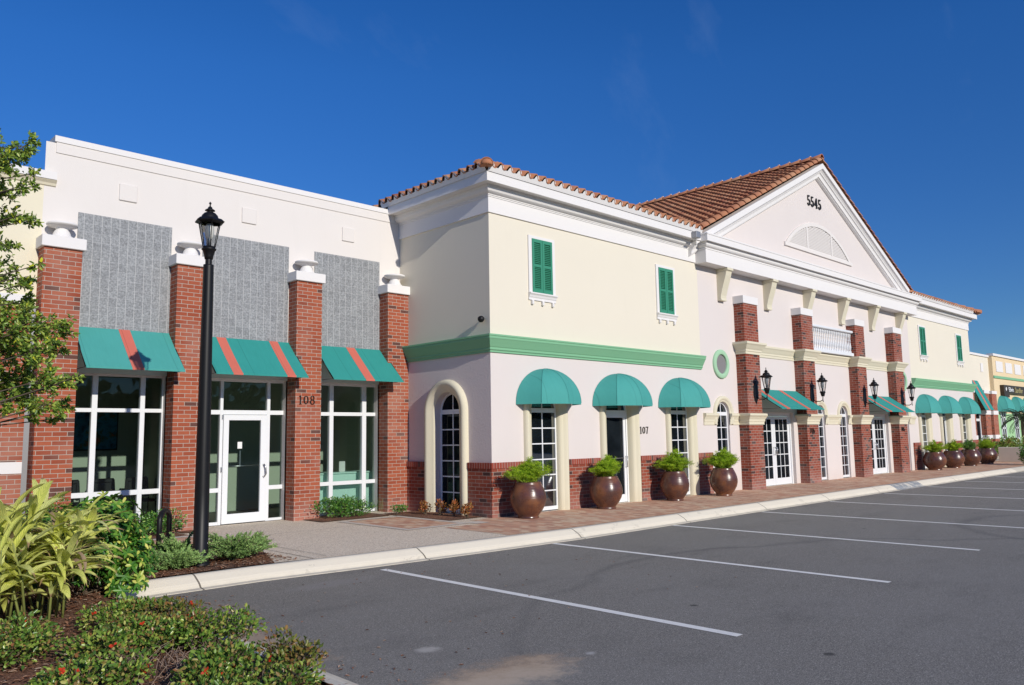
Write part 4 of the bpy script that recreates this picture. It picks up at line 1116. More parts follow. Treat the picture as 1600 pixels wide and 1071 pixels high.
# wall lanterns on the piers
def lantern_parts(t, s=1.0, post=True, z0=0.0):
    """glazed six-sided lantern hanging round z0 (bottom of cage)"""
    n = 6; zb, zt_ = z0, z0+.36*s; rb, rt = .085*s, .155*s
    fr = MB()
    for i in range(n):
        a = 2*PI*i/n + .3
        fr.tube([(rb*math.cos(a), rb*math.sin(a), zb), (rt*math.cos(a), rt*math.sin(a), zt_)], .0065*s, 5)
    fr.lathe([(rt+.04*s,zt_-.0),(rt+.055*s,zt_+.01*s),(rt+.01*s,zt_+.05*s)], (0,0,0), 6, False, a0=.3, a1=.3+2*PI)
    fr.lathe([(rt-.0*s,zt_-.02*s),(rt+.05*s,zt_-.0),(rt+.055*s,zt_+.012*s),(.115*s,zt_+.06*s)], (0,0,0), 6, False, a0=.3, a1=.3+2*PI)
    fr.lathe([(.118*s,zt_+.055*s),(.108*s,zt_+.10*s),(.075*s,zt_+.135*s),(.04*s,zt_+.15*s),(.04*s,zt_+.165*s),(.07*s,zt_+.17*s),(.065*s,zt_+.182*s),(.035*s,zt_+.20*s),(.025*s,zt_+.225*s),(.01*s,zt_+.235*s),(.008*s,zt_+.262*s),(.017*s,zt_+.272*s),(.017*s,zt_+.284*s),(.0,zt_+.305*s)], (0,0,0), 16)
    fr.lathe([(0,zb-.17*s),(.055*s,zb-.17*s),(.062*s,zb-.13*s),(.082*s,zb-.05*s),(.10*s,zb-.035*s),(.10*s,zb-.018*s),(.085*s,zb-.01*s),(.088*s,zb+.01*s),(0,zb+.012*s)], (0,0,0), 12)
    fr.build('lantern_cage', W['black_metal'], t)
    g_ = MB()
    for i in range(n):
        a, b = 2*PI*i/n+.3, 2*PI*(i+1)/n+.3
        g_.poly([(rb*.97*math.cos(a),rb*.97*math.sin(a),zb),(rb*.97*math.cos(b),rb*.97*math.sin(b),zb),(rt*.97*math.cos(b),rt*.97*math.sin(b),zt_),(rt*.97*math.cos(a),rt*.97*math.sin(a),zt_)])
    g_.build('lantern_glass', W['lamp_glass'], t)
    b_ = MB(); b_.lathe([(0,zb+.02*s),(.03*s,zb+.02*s),(.03*s,zb+.12*s)], (0,0,0), 10); b_.build('lamp_holder', W['grey_metal'], t)
    b_ = MB(); b_.lathe([(.035*s,zb+.12*s),(.055*s,zb+.15*s),(.062*s,zb+.22*s),(.06*s,zb+.30*s),(.045*s,zb+.34*s),(0,zb+.35*s)], (0,0,0), 14); b_.build('bulb', W['bulb'], t)
LANL = ['black wall lantern on the nearest brick pier of the pavilion','black wall lantern on the second brick pier, beside the first striped awning','black wall lantern on the third brick pier, above the two arched windows','black wall lantern on the farthest brick pier of the pavilion']
first = None
for k, (a_, b_) in enumerate(PIERS):
    x = (a_+b_)/2+.06
    if first is None:
        t = thing('wall_lantern', LANL[0], 'lantern', (x,-PD,2.86), 0, 'wall lanterns on the brick piers'); first = t
        L_ = D.objects.new('tmp', None)
        lantern_parts(t, .92, z0=.07)
        for ch in [o for o in D.objects if o.parent == t]: ch.location = (0,-.37,0)
        q = MB(); q.tube([(0,0,-.14),(0,-.12,-.24),(0,-.26,-.25),(0,-.36,-.20),(0,-.37,-.09)], .014, 8); q.tube([(0,-.37,-.20),(0,-.37,-.27)], .012, 6); q.build('arm', W['black_metal'], t)
        q = MB(); q.mesh([(-.0,-.03,.30),(.10,-.03,.16),(.125,-.03,-.12),(.07,-.03,-.25),(0,-.03,-.36),(-.07,-.03,-.25),(-.125,-.03,-.12),(-.10,-.03,.16),
                          (-.0,-.0,.31),(.11,-.0,.16),(.135,-.0,-.12),(.08,-.0,-.25),(0,-.0,-.38),(-.08,-.0,-.25),(-.135,-.0,-.12),(-.11,-.0,.16)],
                         [tuple(range(8))] + [(i,8+i,8+(i+1)%8,(i+1)%8) for i in range(8)])
        q.build('backplate', W['black_metal'], t)
        D.objects.remove(L_)
    else:
        t = copy_tree(first); t.location = (x,-PD,2.86); t['label'] = LANL[k]

# ================================================================== FAR CREAM BAY AND END BUILDING
far = thing('cream_bay_building', 'cream shop bay with steep striped awning beyond the far corner block', 'building')
q = MB(); q.poly([(31.8,YB,0),(46.6,YB,0),(46.6,YB,6.2),(31.8,YB,6.2)]); q.build('wall', W['cream'], far)
q = MB(); q.box(31.8,46.7,YB-.08,YB+.3,6.2,6.33); q.build('parapet_coping', W['trim'], far)
for a_, b_ in ((41.0,42.0),(43.9,44.9),(45.5,46.5)):
    q = MB(); q.box(a_, b_, YP, YB-.001, 0, 3.80); pl = q.build('pilaster', W['brick'], far)
    q = MB(); q.cbox(a_-.03, b_+.03, YP-.04, YB-.001, 3.801, 4.0, .006); q.build('capstone', W['trim'], pl)
    MB().box(a_-.02, b_+.02, YP-.03, YB-.002, 2.50, 2.75).build('band', W['trim'], pl); MB().box(a_-.02, b_+.02, YP-.03, YB-.002, 1.0, 1.24).build('band', W['trim'], pl)
awning(far, 42.3, 44.0, YB-.02, 4.6, 2.38, 2.78, [.42], .25)
q = MB()
for a_, b_, z0, z1 in ((42.02,42.15,0,2.7),(42.8,42.9,0,2.7),(43.75,43.88,0,2.7),(42.1,43.8,2.1,2.25),(42.1,43.8,2.6,2.75)): q.box(a_,b_,YB-.06,YB-.002,z0,z1)
fd = q.build('window', W['frame'], far)
q = MB(); q.poly([(42.1,YB-.02,0),(43.8,YB-.02,0),(43.8,YB-.02,2.7),(42.1,YB-.02,2.7)]); q.build('pane', W['glass_dark'], fd)
q = MB(); q.cbox(44.9,45.35,YB-.04,YB-.001,5.2,5.75,.01); q.build('wall_medallion', W['trim'], far)

endb = thing('peach_end_building', 'peach building with green walls and dome awnings at the right edge', 'building')
ye = 2.95
q = MB(); q.poly([(46.6,ye,2.6),(75,ye,2.6),(75,ye,6.3),(46.6,ye,6.3)]); q.poly([(46.6,ye,2.6),(46.6,ye+2,2.6),(46.6,ye+2,6.3),(46.6,ye,6.3)]); q.build('upper_wall', W['peach'], endb)
q = MB(); q.box(46.55,75,ye-.1,ye+.3,6.3,6.45); q.build('parapet_coping', W['trim'], endb)
q = MB(); q.poly([(46.6,ye,0),(75,ye,0),(75,ye,2.6),(46.6,ye,2.6)]); q.build('lower_wall', W['light_green'], endb)
q = MB(); q.box(46.6,75,ye-.06,ye-.001,4.86,5.02); q.build('green_band', W['green_trim'], endb)
for k in range(10):
    x = 47.3 + k*2.15; q = MB(); q.box(x,x+1.5,ye-.03,ye-.001,5.3,6.0); q.build('white_panel', W['trim'], endb)
for k, x in enumerate((47.9,50.9,53.6,56.6,59.4)):
    dome_awning(endb, x, 1.05, ye, .75, 2.75, 3.75)
    q = MB(); gx = .5
    for a_, b_, z0, z1 in ((x-gx,x-gx+.12,.2,2.7),(x+gx-.12,x+gx,.2,2.7),(x-.05,x+.05,.2,2.7),(x-gx,x+gx,.2,.3),(x-gx,x+gx,.9,1.0),(x-gx,x+gx,1.6,1.7),(x-gx,x+gx,2.3,2.4)): q.box(a_,b_,ye-.05,ye-.002,z0,z1)
    wf = q.build('window', W['frame'], endb)
    q = MB(); q.poly([(x-gx,ye-.02,.2),(x+gx,ye-.02,.2),(x+gx,ye-.02,2.7),(x-gx,ye-.02,2.7)]); q.build('pane', W['glass_dark'], wf)
t = thing('shop_sign', 'dark shop sign with white and gold lettering on the peach building', 'sign', (50.7,ye-.15,3.95))
q = MB(); q.cbox(-2.9,2.9,-.1,.14,-.02,.5,.01); q.box(-2.9,-1.75,-.1,.1,-.3,-.021); q.build('sign_board', plain('sign_brown', (.05,.032,.022), .4), t)
def text_part(txt, size, loc, mat, parent, name, sx=1):
    cu = D.curves.new('t', 'FONT'); cu.body = txt; cu.size = size; cu.extrude = .02
    ob = D.objects.new('t', cu); COL.objects.link(ob); bpy.context.view_layer.update()
    me = D.meshes.new_from_object(ob.evaluated_get(bpy.context.evaluated_depsgraph_get()))
    D.objects.remove(ob)
    o = D.objects.new(name, me); COL.objects.link(o); me.materials.clear(); me.materials.append(mat)
    o.parent = parent; o.location = loc; o.rotation_euler = (R(90),0,0); o.scale = (sx,1,1); return o
text_part('Edwin', .42, (-2.0,-.125,.08), W['paper'], t, 'lettering', 1.1)
text_part('Sandler', .50, (-.55,-.125,.04), plain('gold_letter', (.45,.38,.18), .5), t, 'lettering', 1.25)
q = MB(); q.lathe([(0,0),(.12,0)], (0,0,0), 16); o = q.build('logo_dot', W['paper'], t, (-2.45,-.11,.24)); o.rotation_euler = (R(90),0,0)

# ================================================================== STREET LAMP
LX, LY = -6.645, -1.40
t = thing('street_lamp', 'tall black lamp post with a glass lantern standing in the junipers', 'street lamp', (LX,LY,0))
q = MB(); q.lathe([(0,0),(.14,0),(.14,.03),(.118,.05),(.108,.09),(.099,.10),(.095,1.0),(.084,2.4),(.070,4.10),(.070,4.12),(.0,4.125)], (0,0,0), 28); q.build('post', W['black_metal'], t)
q = MB(); q.lathe([(.045,4.12),(.045,4.28)], (0,0,0), 16); q.build('neck', W['black_metal'], t)
q = MB(); q.lathe([(0,0),(.012,0)], (0,0,0), 8); 
hd = t
class _T: pass
lp = D.objects.new('lantern_head', None)  # grouped parts live straight under the post
D.objects.remove(lp)
before = set(D.objects)
lantern_parts(t, 1.0, z0=4.37)
q = MB(); q.lathe([(.0,-.008),(.006,-.008),(.008,0),(0,.001)], (.060,-.078,.30), 8)
q.build('access_bolt', W['steel'], t)

# ================================================================== POTS
def build_pot(t, s=1.0):
    pr = [(0,0),(.215,0),(.22,.02),(.205,.035),(.225,.07),(.29,.15),(.345,.25),(.37,.35),(.372,.42),(.355,.51),(.32,.60),(.285,.67),(.268,.70),(.272,.715),(.262,.722),(.24,.71),(.235,.66),(0,.655)]
    q = MB().lathe([(a*s*1.05, b) for a, b in pr], (0,0,0), 40); q.build('pot', W['pot'], t)
    q = MB().lathe([(0,.665),(.24*s*1.05,.66)], (0,0,0), 20); q.build('soil', W['soil'], t)
def fern(t, seed, r=.40, h=.42, z0=.66, n=330, mat='fern', stretch=1.0):
    rs = random.getstate(); random.seed(seed); q = MB(); st = MB()
    dx = random.uniform(-.07,.09)
    for i in range(n):
        a = random.uniform(0, 2*PI); sp = random.random()**.7; L = random.uniform(.7,1.15)
        lob = 1+.22*math.sin(a*2+seed)+.12*math.sin(a*5+seed*2); out = r*sp*L*lob; top = h*(1.05-.5*sp*sp)*L*(1+.15*math.sin(a+seed))
        p0 = Vector((random.uniform(-.15,.15), random.uniform(-.15,.15), z0)); 
        p2 = Vector((dx+out*math.cos(a), out*math.sin(a)*.85, z0 + top*random.uniform(.55,.95)))
        p1 = (p0+p2)/2 + Vector((0,0,.5*top))
        prev = None
        for k in range(15):
            u = .18 + .82*k/14
            p = p0*(1-u)**2 + p1*2*u*(1-u) + p2*u*u
            for _ in range(5):
                d = rv(); d.z = abs(d.z)*.5+.1
                leaf_quad(q, p + rv()*.022, d, rv(), random.uniform(.035,.075), .0095, 0)
        st.tube([p0, p0*.25+p1*.5+p2*.25, p2], .003, 3, caps=False)
    fo = q.build('foliage', W[mat], t); st.build('stem', W['cane'], fo)
    random.setstate(rs)
PL_ = [(.44,-.60,'brown glazed pot with bright fern at the corner, nearest of the row',1.0,1.0),(2.96,-.58,'brown glazed pot with bright fern in front of the 107 door',1.0,.95),
       (5.64,-.58,'brown glazed pot with trailing fern before the third dome awning window',.97,1.05),(7.66,-.74,'brown glazed pot with fern beside the first brick pier',.98,1.05)]
for i, (x, y, l, s, fh) in enumerate(PL_):
    t = thing('planter_pot', l, 'planter', (x,y,.008), i*1.3, 'brown pots along the shop wall'); build_pot(t, s*.95); fern(t, 40+i, .46, .47*fh)
PR_ = [(23.95,-.62,'brown pot with fern, first of the four far pots'),(26.2,-.62,'brown pot with fern, second of the four far pots'),(28.5,-.62,'dark brown pot with reddish plant, third of the far pots'),(30.9,-.62,'brown pot with fern, last of the four far pots')]
for i, (x, y, l) in enumerate(PR_):
    t = thing('planter_pot', l, 'planter', (x,y,.008), i*1.1, 'brown pots along the shop wall'); build_pot(t, 1.12); fern(t, 60+i, .48, .46, mat='fern' if i != 2 else 'shrubleaf', n=160)

# ================================================================== PLANTS
def bush(name, label, cat, loc, rx, ry, h, leafm, n, ls, lw, group=None, stems=24, z0=.04, shell=.55, flowers=0, upright=.3, clumps=9, seed=1, fmat='flower', whorl=0):
    rs = random.getstate(); random.seed(seed)
    t = thing(name, label, cat, loc, 0, group)
    q = MB(); s_ = MB(); cl = []
    for i in range(clumps):
        a = random.uniform(0,2*PI); rr = random.random()**.5*.72
        zz = random.uniform(.35,.85)
        cl.append((Vector((rr*math.cos(a)*rx, rr*math.sin(a)*ry, h*zz*(1-.45*rr*rr))), random.uniform(.30,.48)))
    for i in range(stems):
        c, cr = random.choice(cl); a = random.uniform(0, 6.28)
        e = c + Vector((random.gauss(0,.3)*cr*rx*1.5, random.gauss(0,.3)*cr*ry*1.5, random.uniform(0,.35)*cr*h))
        b = Vector((random.uniform(-.25,.25)*rx, random.uniform(-.25,.25)*ry, 0))
        s_.tube([b, (b+e)/2+Vector((e.x*.15,e.y*.15,-.05*h)), e], [.009,.006,.003], 4, caps=False)
    for i in range(n):
        c, cr = random.choice(cl); d = rv()
        rad = cr*(shell + (1-shell)*random.random())
        p = c + Vector((d.x*rad*rx*1.15, d.y*rad*ry*1.15, d.z*rad*h*.9))
        if p.z < z0: p.z = z0 + random.random()*.08
        out = Vector((d.x, d.y, d.z*.6+upright)).normalized()
        if whorl:
            ax = (out + rv()*.35).normalized(); s0 = ax.orthogonal().normalized(); s1 = ax.cross(s0)
            for k in range(whorl):
                a = 2*PI*k/whorl + random.uniform(-.2,.2)
                dd = (s0*math.cos(a)+s1*math.sin(a)) + ax*random.uniform(-.1,.4)
                leaf_quad(q, p, dd, ax, ls*random.uniform(.75,1.2), lw, .15)
        else:
            dd = (out + rv()*.75).normalized()
            leaf_quad(q, p, dd, (out+rv()*.7), ls*random.uniform(.65,1.3), lw*random.uniform(.8,1.2), .22)
    q.build('foliage', W[leafm], t); s_.build('stem', W['twig'], t)
    if flowers:
        for i in range(flowers):
            f_ = MB()
            c, cr = random.choice(cl); d = rv(); d.z = abs(d.z)
            p = c + Vector((d.x*cr*rx, d.y*cr*ry, d.z*cr*h))*1.0
            for k in range(8):
                leaf_quad(f_, p+rv()*.010, rv(), rv(), .026, .018, 0)
            f_.build('flower', W[fmat], t)
    random.setstate(rs)
    return t
# foreground ixora
IX = [((-9.66,-4.95),.36,.36,.30,'ixora',1300,'low glossy ixora bush with red flowers at the left edge, below the ginger',4),
      ((-9.42,-6.3),.36,.34,.22,'ixora',1100,'low ixora bush with red flowers in the bottom left corner of the bed',6),
      ((-9.0,-5.5),.36,.36,.27,'ixora',1400,'dense dark green ixora bush in the middle of the front bed',2),
      ((-8.60,-4.45),.32,.32,.22,'ixora',900,'ixora bush with yellow green tips just in front of the schefflera',2),
      ((-8.66,-5.2),.34,.34,.20,'ixora_red',900,'bronze tinted ixora bush in the centre of the bed',2),
      ((-8.40,-5.75),.30,.30,.27,'ixora',1100,'green ixora bush hugging the inner edge of the island kerb',1),
      ((-8.78,-6.75),.36,.34,.24,'ixora',1400,'bright green ixora bush at the bottom middle of the bed',2),
      ((-8.34,-6.95),.25,.24,.28,'ixora_red',600,'small reddish ixora bush leaning over the kerb at the bottom',2),
      ((-8.34,-4.55),.28,.36,.20,'ixora_red',650,'thin reddish ixora bush beside the kerb near its corner',1),
      ((-8.9,-7.4),.40,.30,.25,'ixora',1000,'ixora bush at the very bottom of the picture',3)]
for i, ((x,y), rx, ry, h, mt, n, l, fl) in enumerate(IX):
    bush('ixora_bush', l, 'shrub', (x,y,.0), rx*1.22, ry*1.22, h*1.05, mt, int(n*(1.25 if 'red' in mt else 1.65)), .036, .022, 'low ixora bushes in the front bed', 70, flowers=fl, seed=100+i, clumps=11, shell=.35)
bush('schefflera_shrub', 'rounded variegated schefflera shrub between the ginger and the kerb end', 'shrub', (-8.27,-2.30,0), .66, .66, 1.0, 'scheff', 1700, .085, .034, None, 40, seed=31, clumps=30, whorl=6, upright=.6)
bush('schefflera_shrub', 'smaller shaded schefflera shrub behind the ginger canes', 'shrub', (-9.3,-2.2,0), .8, .6, .85, 'scheff', 650, .085, .030, None, 30, seed=33, clumps=16, whorl=6, upright=.6)
bush('boxwood_shrub', 'small green shrub against the first brick pilaster', 'shrub', (-7.55,2.35,0), .38,.3,.78, 'shrubleaf', 1100, .05,.022, None, 20, seed=34)
bush('hedge_shrub', 'dark green clipped shrub between the first window and the lamp', 'shrub', (-5.75,2.65,.02), .55,.32,.42, 'shrubleaf', 1700, .045,.022, None, 20, seed=35)
bush('hedge_shrub', 'low green shrub under the right hand window of suite 108', 'shrub', (-1.85,2.62,.02), .78,.32,.38, 'shrubleaf', 3000, .048,.024, None, 26, seed=36, clumps=16)
bush('groundcover_plant', 'small light green plant at the foot of the last brick pilaster', 'plant', (-.78,2.2,.02), .22,.2,.2, 'shrubleaf', 380, .04,.018, None, 8, seed=37)
for i, (x, y, l) in enumerate(((-.46,1.62,'coppery little plant nearest the last pilaster'),(-.42,1.18,'coppery little plant left of the arched side window'),(-.40,.78,'coppery little plant under the middle of the side window'),(-.34,.42,'reddish little plant nearest the brick corner'))):
    bush('copper_plant', l, 'plant', (x,y,.02), .13,.13,.30, 'croton', 210, .055,.022, 'copper leaved plants along the side wall', 8, seed=50+i, clumps=5, upright=.9)
# grass blades in the window beds
t = thing('liriope_tuft', 'tuft of thin grassy blades poking through the hedge under the window', 'grass tuft', (-1.05,2.6,.02))
q = MB()
for k in range(60):
    a = random.uniform(0,6.28); r0 = random.random()*.5; p = Vector((random.uniform(-.7,.3), random.uniform(-.1,.1), 0))
    leaf_quad(q, p, (math.cos(a)*.35, math.sin(a)*.2, 1), (math.cos(a),math.sin(a),.2), random.uniform(.30,.55), .006, .1)
q.build('blades', W['blade'], t)
t = thing('liriope_tuft', 'few long grass blades at the foot of the second brick pilaster', 'grass tuft', (-5.5,2.7,.02))
q = MB()
for k in range(16):
    a = random.uniform(0,6.28)
    leaf_quad(q, (random.uniform(-.1,.1),random.uniform(-.06,.06),0), (math.cos(a)*.35, math.sin(a)*.2, 1), (math.cos(a),math.sin(a),.2), random.uniform(.4,.7), .006, .1)
q.build('blades', W['blade'], t)
# junipers
def juniper(label, x, y, rx, ry, h, seed, n=130):
    rs = random.getstate(); random.seed(seed)
    t = thing('juniper', label, 'shrub', (x,y,0), 0, 'spreading junipers round the lamp post')
    q = MB(); s_ = MB()
    for i in range(n):
        a = random.uniform(0,2*PI); L = random.uniform(.55,1.1); el = random.uniform(.15,1.0)
        e = Vector((math.cos(a)*rx*L*(1-el*.45), math.sin(a)*ry*L*(1-el*.45), h*(.25+el*.85)*L))
        b = Vector((random.uniform(-.06,.06), random.uniform(-.06,.06), 0)); mid = (b+e)/2 + Vector((0,0,h*.18))
        s_.tube([b, mid, e], [.008,.005,.002], 4, caps=False)
        for k in range(22):
            u = .25+.75*k/25; p = b*(1-u)**2 + mid*2*u*(1-u) + e*u*u
            ax = (e-mid).normalized()
            for _ in range(4):
                d = (ax*1.1 + rv()*.8 + Vector((0,0,.25))).normalized()
                leaf_quad(q, p+rv()*.012, d, rv(), random.uniform(.03,.06)*(1.2-u*.6), .0125, 0)
    q.build('foliage', W['juniper'], t); s_.build('stem', W['twig'], t)
    random.setstate(rs)
juniper('grey green juniper spreading right of the lamp post', -6.08,-1.25,.66,.52,.36,1,330)
juniper('low blue green juniper left of the lamp post by the kerb', -6.98,-1.42,.56,.36,.24,2,240)
juniper('darker juniper close behind the lamp post', -6.78,-.95,.38,.30,.38,3,130)

# bollard / bike loop
t = thing('bike_rack', 'black bent tube bike rack loop half hidden by the schefflera shrub', 'bike rack', (-6.86,-.50,0), R(-38))
q = MB(); pts = [(0,.44,0),(0,.44,.55)] + [(0, .22+.22*math.cos(a), .55+.13*math.sin(a)) for a in [R(x_) for x_ in (20,50,90,130,160)]] + [(0,0,.55),(0,0,0)]
q.tube(pts, .038, 12); q.build('loop', W['black_metal'], t)
q = MB(); q.tube([(0,0,.30),(0,.44,.30)], .02, 10); q.build('crossbar', W['black_metal'], t)
for yy in (0,.44):
    q = MB(); q.lathe([(0,0),(.07,0),(.07,.012),(.038,.014)], (0,yy,0), 14); q.build('foot_plate', W['black_metal'], t)

# variegated ginger
def ginger_leaf(mb, p, az, el, L, Wd, droop, twist):
    """curved lanceolate blade with a sunken midrib"""
    n = 9; vs = []; uvs = []
    pos = Vector(p); ang_ = el
    rows = []
    for i in range(n+1):
        u = i/n
        d = Vector((math.cos(az)*math.cos(ang_), math.sin(az)*math.cos(ang_), math.sin(ang_)))
        s = Vector((-math.sin(az), math.cos(az), 0)); nn = s.cross(d)*-1
        s2 = s*math.cos(twist) + nn*math.sin(twist); n2 = nn*math.cos(twist) - s*math.sin(twist)
        wd = Wd*math.sin(PI*min(1, u**.75*.985+.015))**.8 * (1 if u < .98 else .25)
        wav = .10*Wd*math.sin(u*14+az*3)
        rows.append([pos - s2*wd*.5 + n2*(wd*.16+wav*.4), pos - s2*wd*.26 + n2*(wd*.12), pos, pos + s2*wd*.26 + n2*(wd*.12), pos + s2*wd*.5 + n2*(wd*.16-wav*.4)])
        pos = pos + d*(L/n); ang_ -= droop/n*(.5+u)
    b = len(mb.v); mb.v += [tuple(x) for r_ in rows for x in r_]
    for i in range(n):
        for k in range(4):
            a0 = b+i*5+k; mb.f.append((a0, a0+1, a0+6, a0+5)); mb.sm.append(True)
            mb.uv[len(mb.f)-1] = [(k/4, i/n), ((k+1)/4, i/n), ((k+1)/4, (i+1)/n), (k/4, (i+1)/n)]
def ginger(label, x, y, nc, spread, hmax, seed, dry=.12, lean=(0,0)):
    rs = random.getstate(); random.seed(seed)
    t = thing('ginger_plant', label, 'plant', (x,y,0), 0, 'variegated ginger clumps in the front bed')
    q = MB(); s_ = MB(); dm = MB()
    for c in range(nc):
        bx, by = random.gauss(0,spread*.4), random.gauss(0,spread*.4)
        h = hmax*random.uniform(.6,1.0); la = math.atan2(by, bx) + random.uniform(-.6,.6); ln = random.uniform(.1,.42)
        top = Vector((bx+math.cos(la)*ln*h+lean[0]*h, by+math.sin(la)*ln*h+lean[1]*h, h*.85)); base = Vector((bx,by,0))
        mid = (base+top)/2 + Vector((-math.cos(la)*.05,-math.sin(la)*.05,.04))
        s_.tube([base, mid, top], [.013,.011,.006], 6)
        nl = random.randint(11,15); az = random.uniform(0,6.28)
        for k in range(nl):
            u = .38 + .62*k/(nl-1); p = base*(1-u)**2 + mid*2*u*(1-u) + top*u*u
            a = az + (PI if k % 2 else 0) + random.uniform(-.55,.55)
            isdry = random.random() < dry*(1.4-u)
            L = random.uniform(.38,.60)*(1 if not isdry else .7)
            ginger_leaf(dm if isdry else q, p, a, random.uniform(.45,1.15) if u > .75 else random.uniform(.15,.8), L, random.uniform(.055,.09)*(1 if not isdry else .5), random.uniform(.6,1.9)*(1 if not isdry else 1.6), random.uniform(-.45,.45))
    q.build('leaves', W['ginger'], t); s_.build('cane', W['cane'], t)
    if dm.f: dm.build('dry_leaves', W['dry'], t)
    random.setstate(rs)
ginger('tall variegated ginger clump cut off by the left edge of the picture', -9.72,-3.35,20,.50,1.38,5)
ginger('lower variegated ginger clump with dried tips beside the schefflera', -9.0,-3.15,17,.42,1.12,6,.3)
ginger('short variegated ginger clump in front with bare canes showing', -9.25,-3.75,8,.34,1.0,8,.15)

# street tree at the left edge
def pxray(u, v):
    d = FW + RT*(u-800)/FOC - UP*(v-535.5)/FOC
    return d
yaw, pit, rol = R(-44.20988616), R(6.67265749), R(-.93675282); FOC = 1246.95
FW = Vector((-math.sin(yaw)*math.cos(pit), math.cos(yaw)*math.cos(pit), math.sin(pit)))
r0 = Vector((math.cos(yaw), math.sin(yaw), 0)); u0 = r0.cross(FW)
RT = r0*math.cos(rol) + u0*math.sin(rol); UP = u0*math.cos(rol) - r0*math.sin(rol)
CAM = Vector((-11.27327574, -12.24513004, 1.66625338))
# crown clusters (metres, world); (x, y, z, radius, leaves)
TREE = thing('oak_tree', 'small leaved green tree reaching in from the left edge before the cream wing', 'tree', (-10.35,-2.9,0))
base = Vector((-10.35,-2.9,0))
rs = random.getstate(); random.seed(77)
cl = []
for (u_, v_, rad, nn_) in [(-20,225,.22,90),(12,238,.20,90),(35,232,.13,60),(52,228,.09,36),(20,258,.14,60),(40,246,.10,40),(-30,290,.3,110),(8,300,.14,60),(30,292,.09,30),(52,272,.06,14),(57,290,.06,16),(10,345,.16,70),(35,335,.08,26),(50,345,.08,30),(-25,370,.3,120),(10,385,.14,50),
                   (-20,430,.28,110),(8,430,.16,60),(30,445,.10,30),(45,432,.07,20),(55,415,.05,14),(15,470,.2,90),(38,470,.11,44),
                   (-30,520,.35,220),(12,510,.22,170),(45,505,.18,130),(75,508,.15,100),(98,515,.11,60),(108,505,.05,20),(20,545,.22,170),(55,548,.18,140),(85,545,.11,50),(92,535,.05,20),
                   (-20,590,.3,200),(18,585,.2,150),(50,585,.18,140),(80,590,.13,80),(105,598,.10,56),(120,590,.05,18),(15,620,.17,110),(45,620,.18,140),(75,632,.14,90),(98,635,.09,50),(88,655,.07,34),(55,650,.09,36),(20,645,.08,30),(-20,640,.2,90)]:
    dist = random.uniform(7.5,8.5); d = pxray(u_, v_); p = CAM + d*dist
    cl.append((p-base, rad, nn_))
for i in range(60):   # the rest of the crown, left of the picture
    a = random.uniform(0,2*PI); rr = random.uniform(.3,1.5); z = random.uniform(2.4,5.6)
    p = Vector((math.cos(a)*rr-.25, math.sin(a)*rr, z))
    w_ = p + base - CAM; dd = w_.dot(FW); u_ = 800 + FOC*w_.dot(RT)/dd
    if u_ > -10: continue
    cl.append((p, random.uniform(.2,.35), 120))
q = MB(); br = MB()
TR = MB(); TR.tube([(0,0,0),(.02,.01,1.1),(-.03,0,2.2),(.02,.02,3.4),(0,0,4.6),(.02,0,5.4)], [.085,.07,.06,.045,.03,.012], 10)
for c, rad, nn_ in cl:
    zb = max(1.5, min(5.0, c.z - .25 - .25*math.hypot(c.x,c.y)))
    b0 = Vector((0,0,zb)); mid = (b0+c)/2 + Vector((0,0,.08)) + rv()*.05
    br.tube([b0, mid, c], [.014,.009,.004], 5, caps=False)
    for k in range(max(3, nn_//10)):
        e = c + rv()*rad*random.uniform(.6,1.2); mm = (c+e)/2 + rv()*.03
        s0 = c + (mid-c)*random.uniform(0,.3)
        br.tube([s0, mm, e], [.004,.003,.0015], 3, caps=False)
        for j in range(int(nn_*2.6/max(3, nn_//10))+1):
            u_ = random.random()**.6; p = s0*(1-u_)**2 + mm*2*u_*(1-u_) + e*u_*u_
            d = ((e-s0).normalized()*.6 + rv()).normalized()
            leaf_quad(q, p + rv()*.02, d, rv()+Vector((0,-.3,.5)), random.uniform(.034,.062), random.uniform(.018,.028), .2)
TR.build('trunk', W['bark'], TREE); bo_ = br.build('branches', W['bark'], TREE); q.build('crown', W['treeleaf'], TREE)
random.setstate(rs)

q = MB(); rs = random.getstate(); random.seed(9)
for i in range(420):
    x_, y_ = random.choice([(-8.55,-5.0),(-8.85,-6.1),(-8.5,-6.3),(-9.2,-6.0),(-8.35,-4.2),(-9.0,-7.0)]); x_ += random.gauss(0,.16); y_ += random.gauss(0,.22)
    x_ = min(x_, -8.22); a = random.uniform(0,6.28); L_ = random.uniform(.06,.2)
    q.tube([(x_,y_,.01),(x_+math.cos(a)*L_*.5,y_+math.sin(a)*L_*.5,.05+L_*.3),(x_+math.cos(a)*L_,y_+math.sin(a)*L_,random.uniform(.03,.16))], [.0035,.0025,.001], 3, caps=False)
o = q.build('dead_twigs', plain('dead_twig', (.36,.26,.20), .9, var=.4)); tag(o, 'tangle of dry brown twigs between the ixora bushes', 'twigs', kind='stuff'); random.setstate(rs)
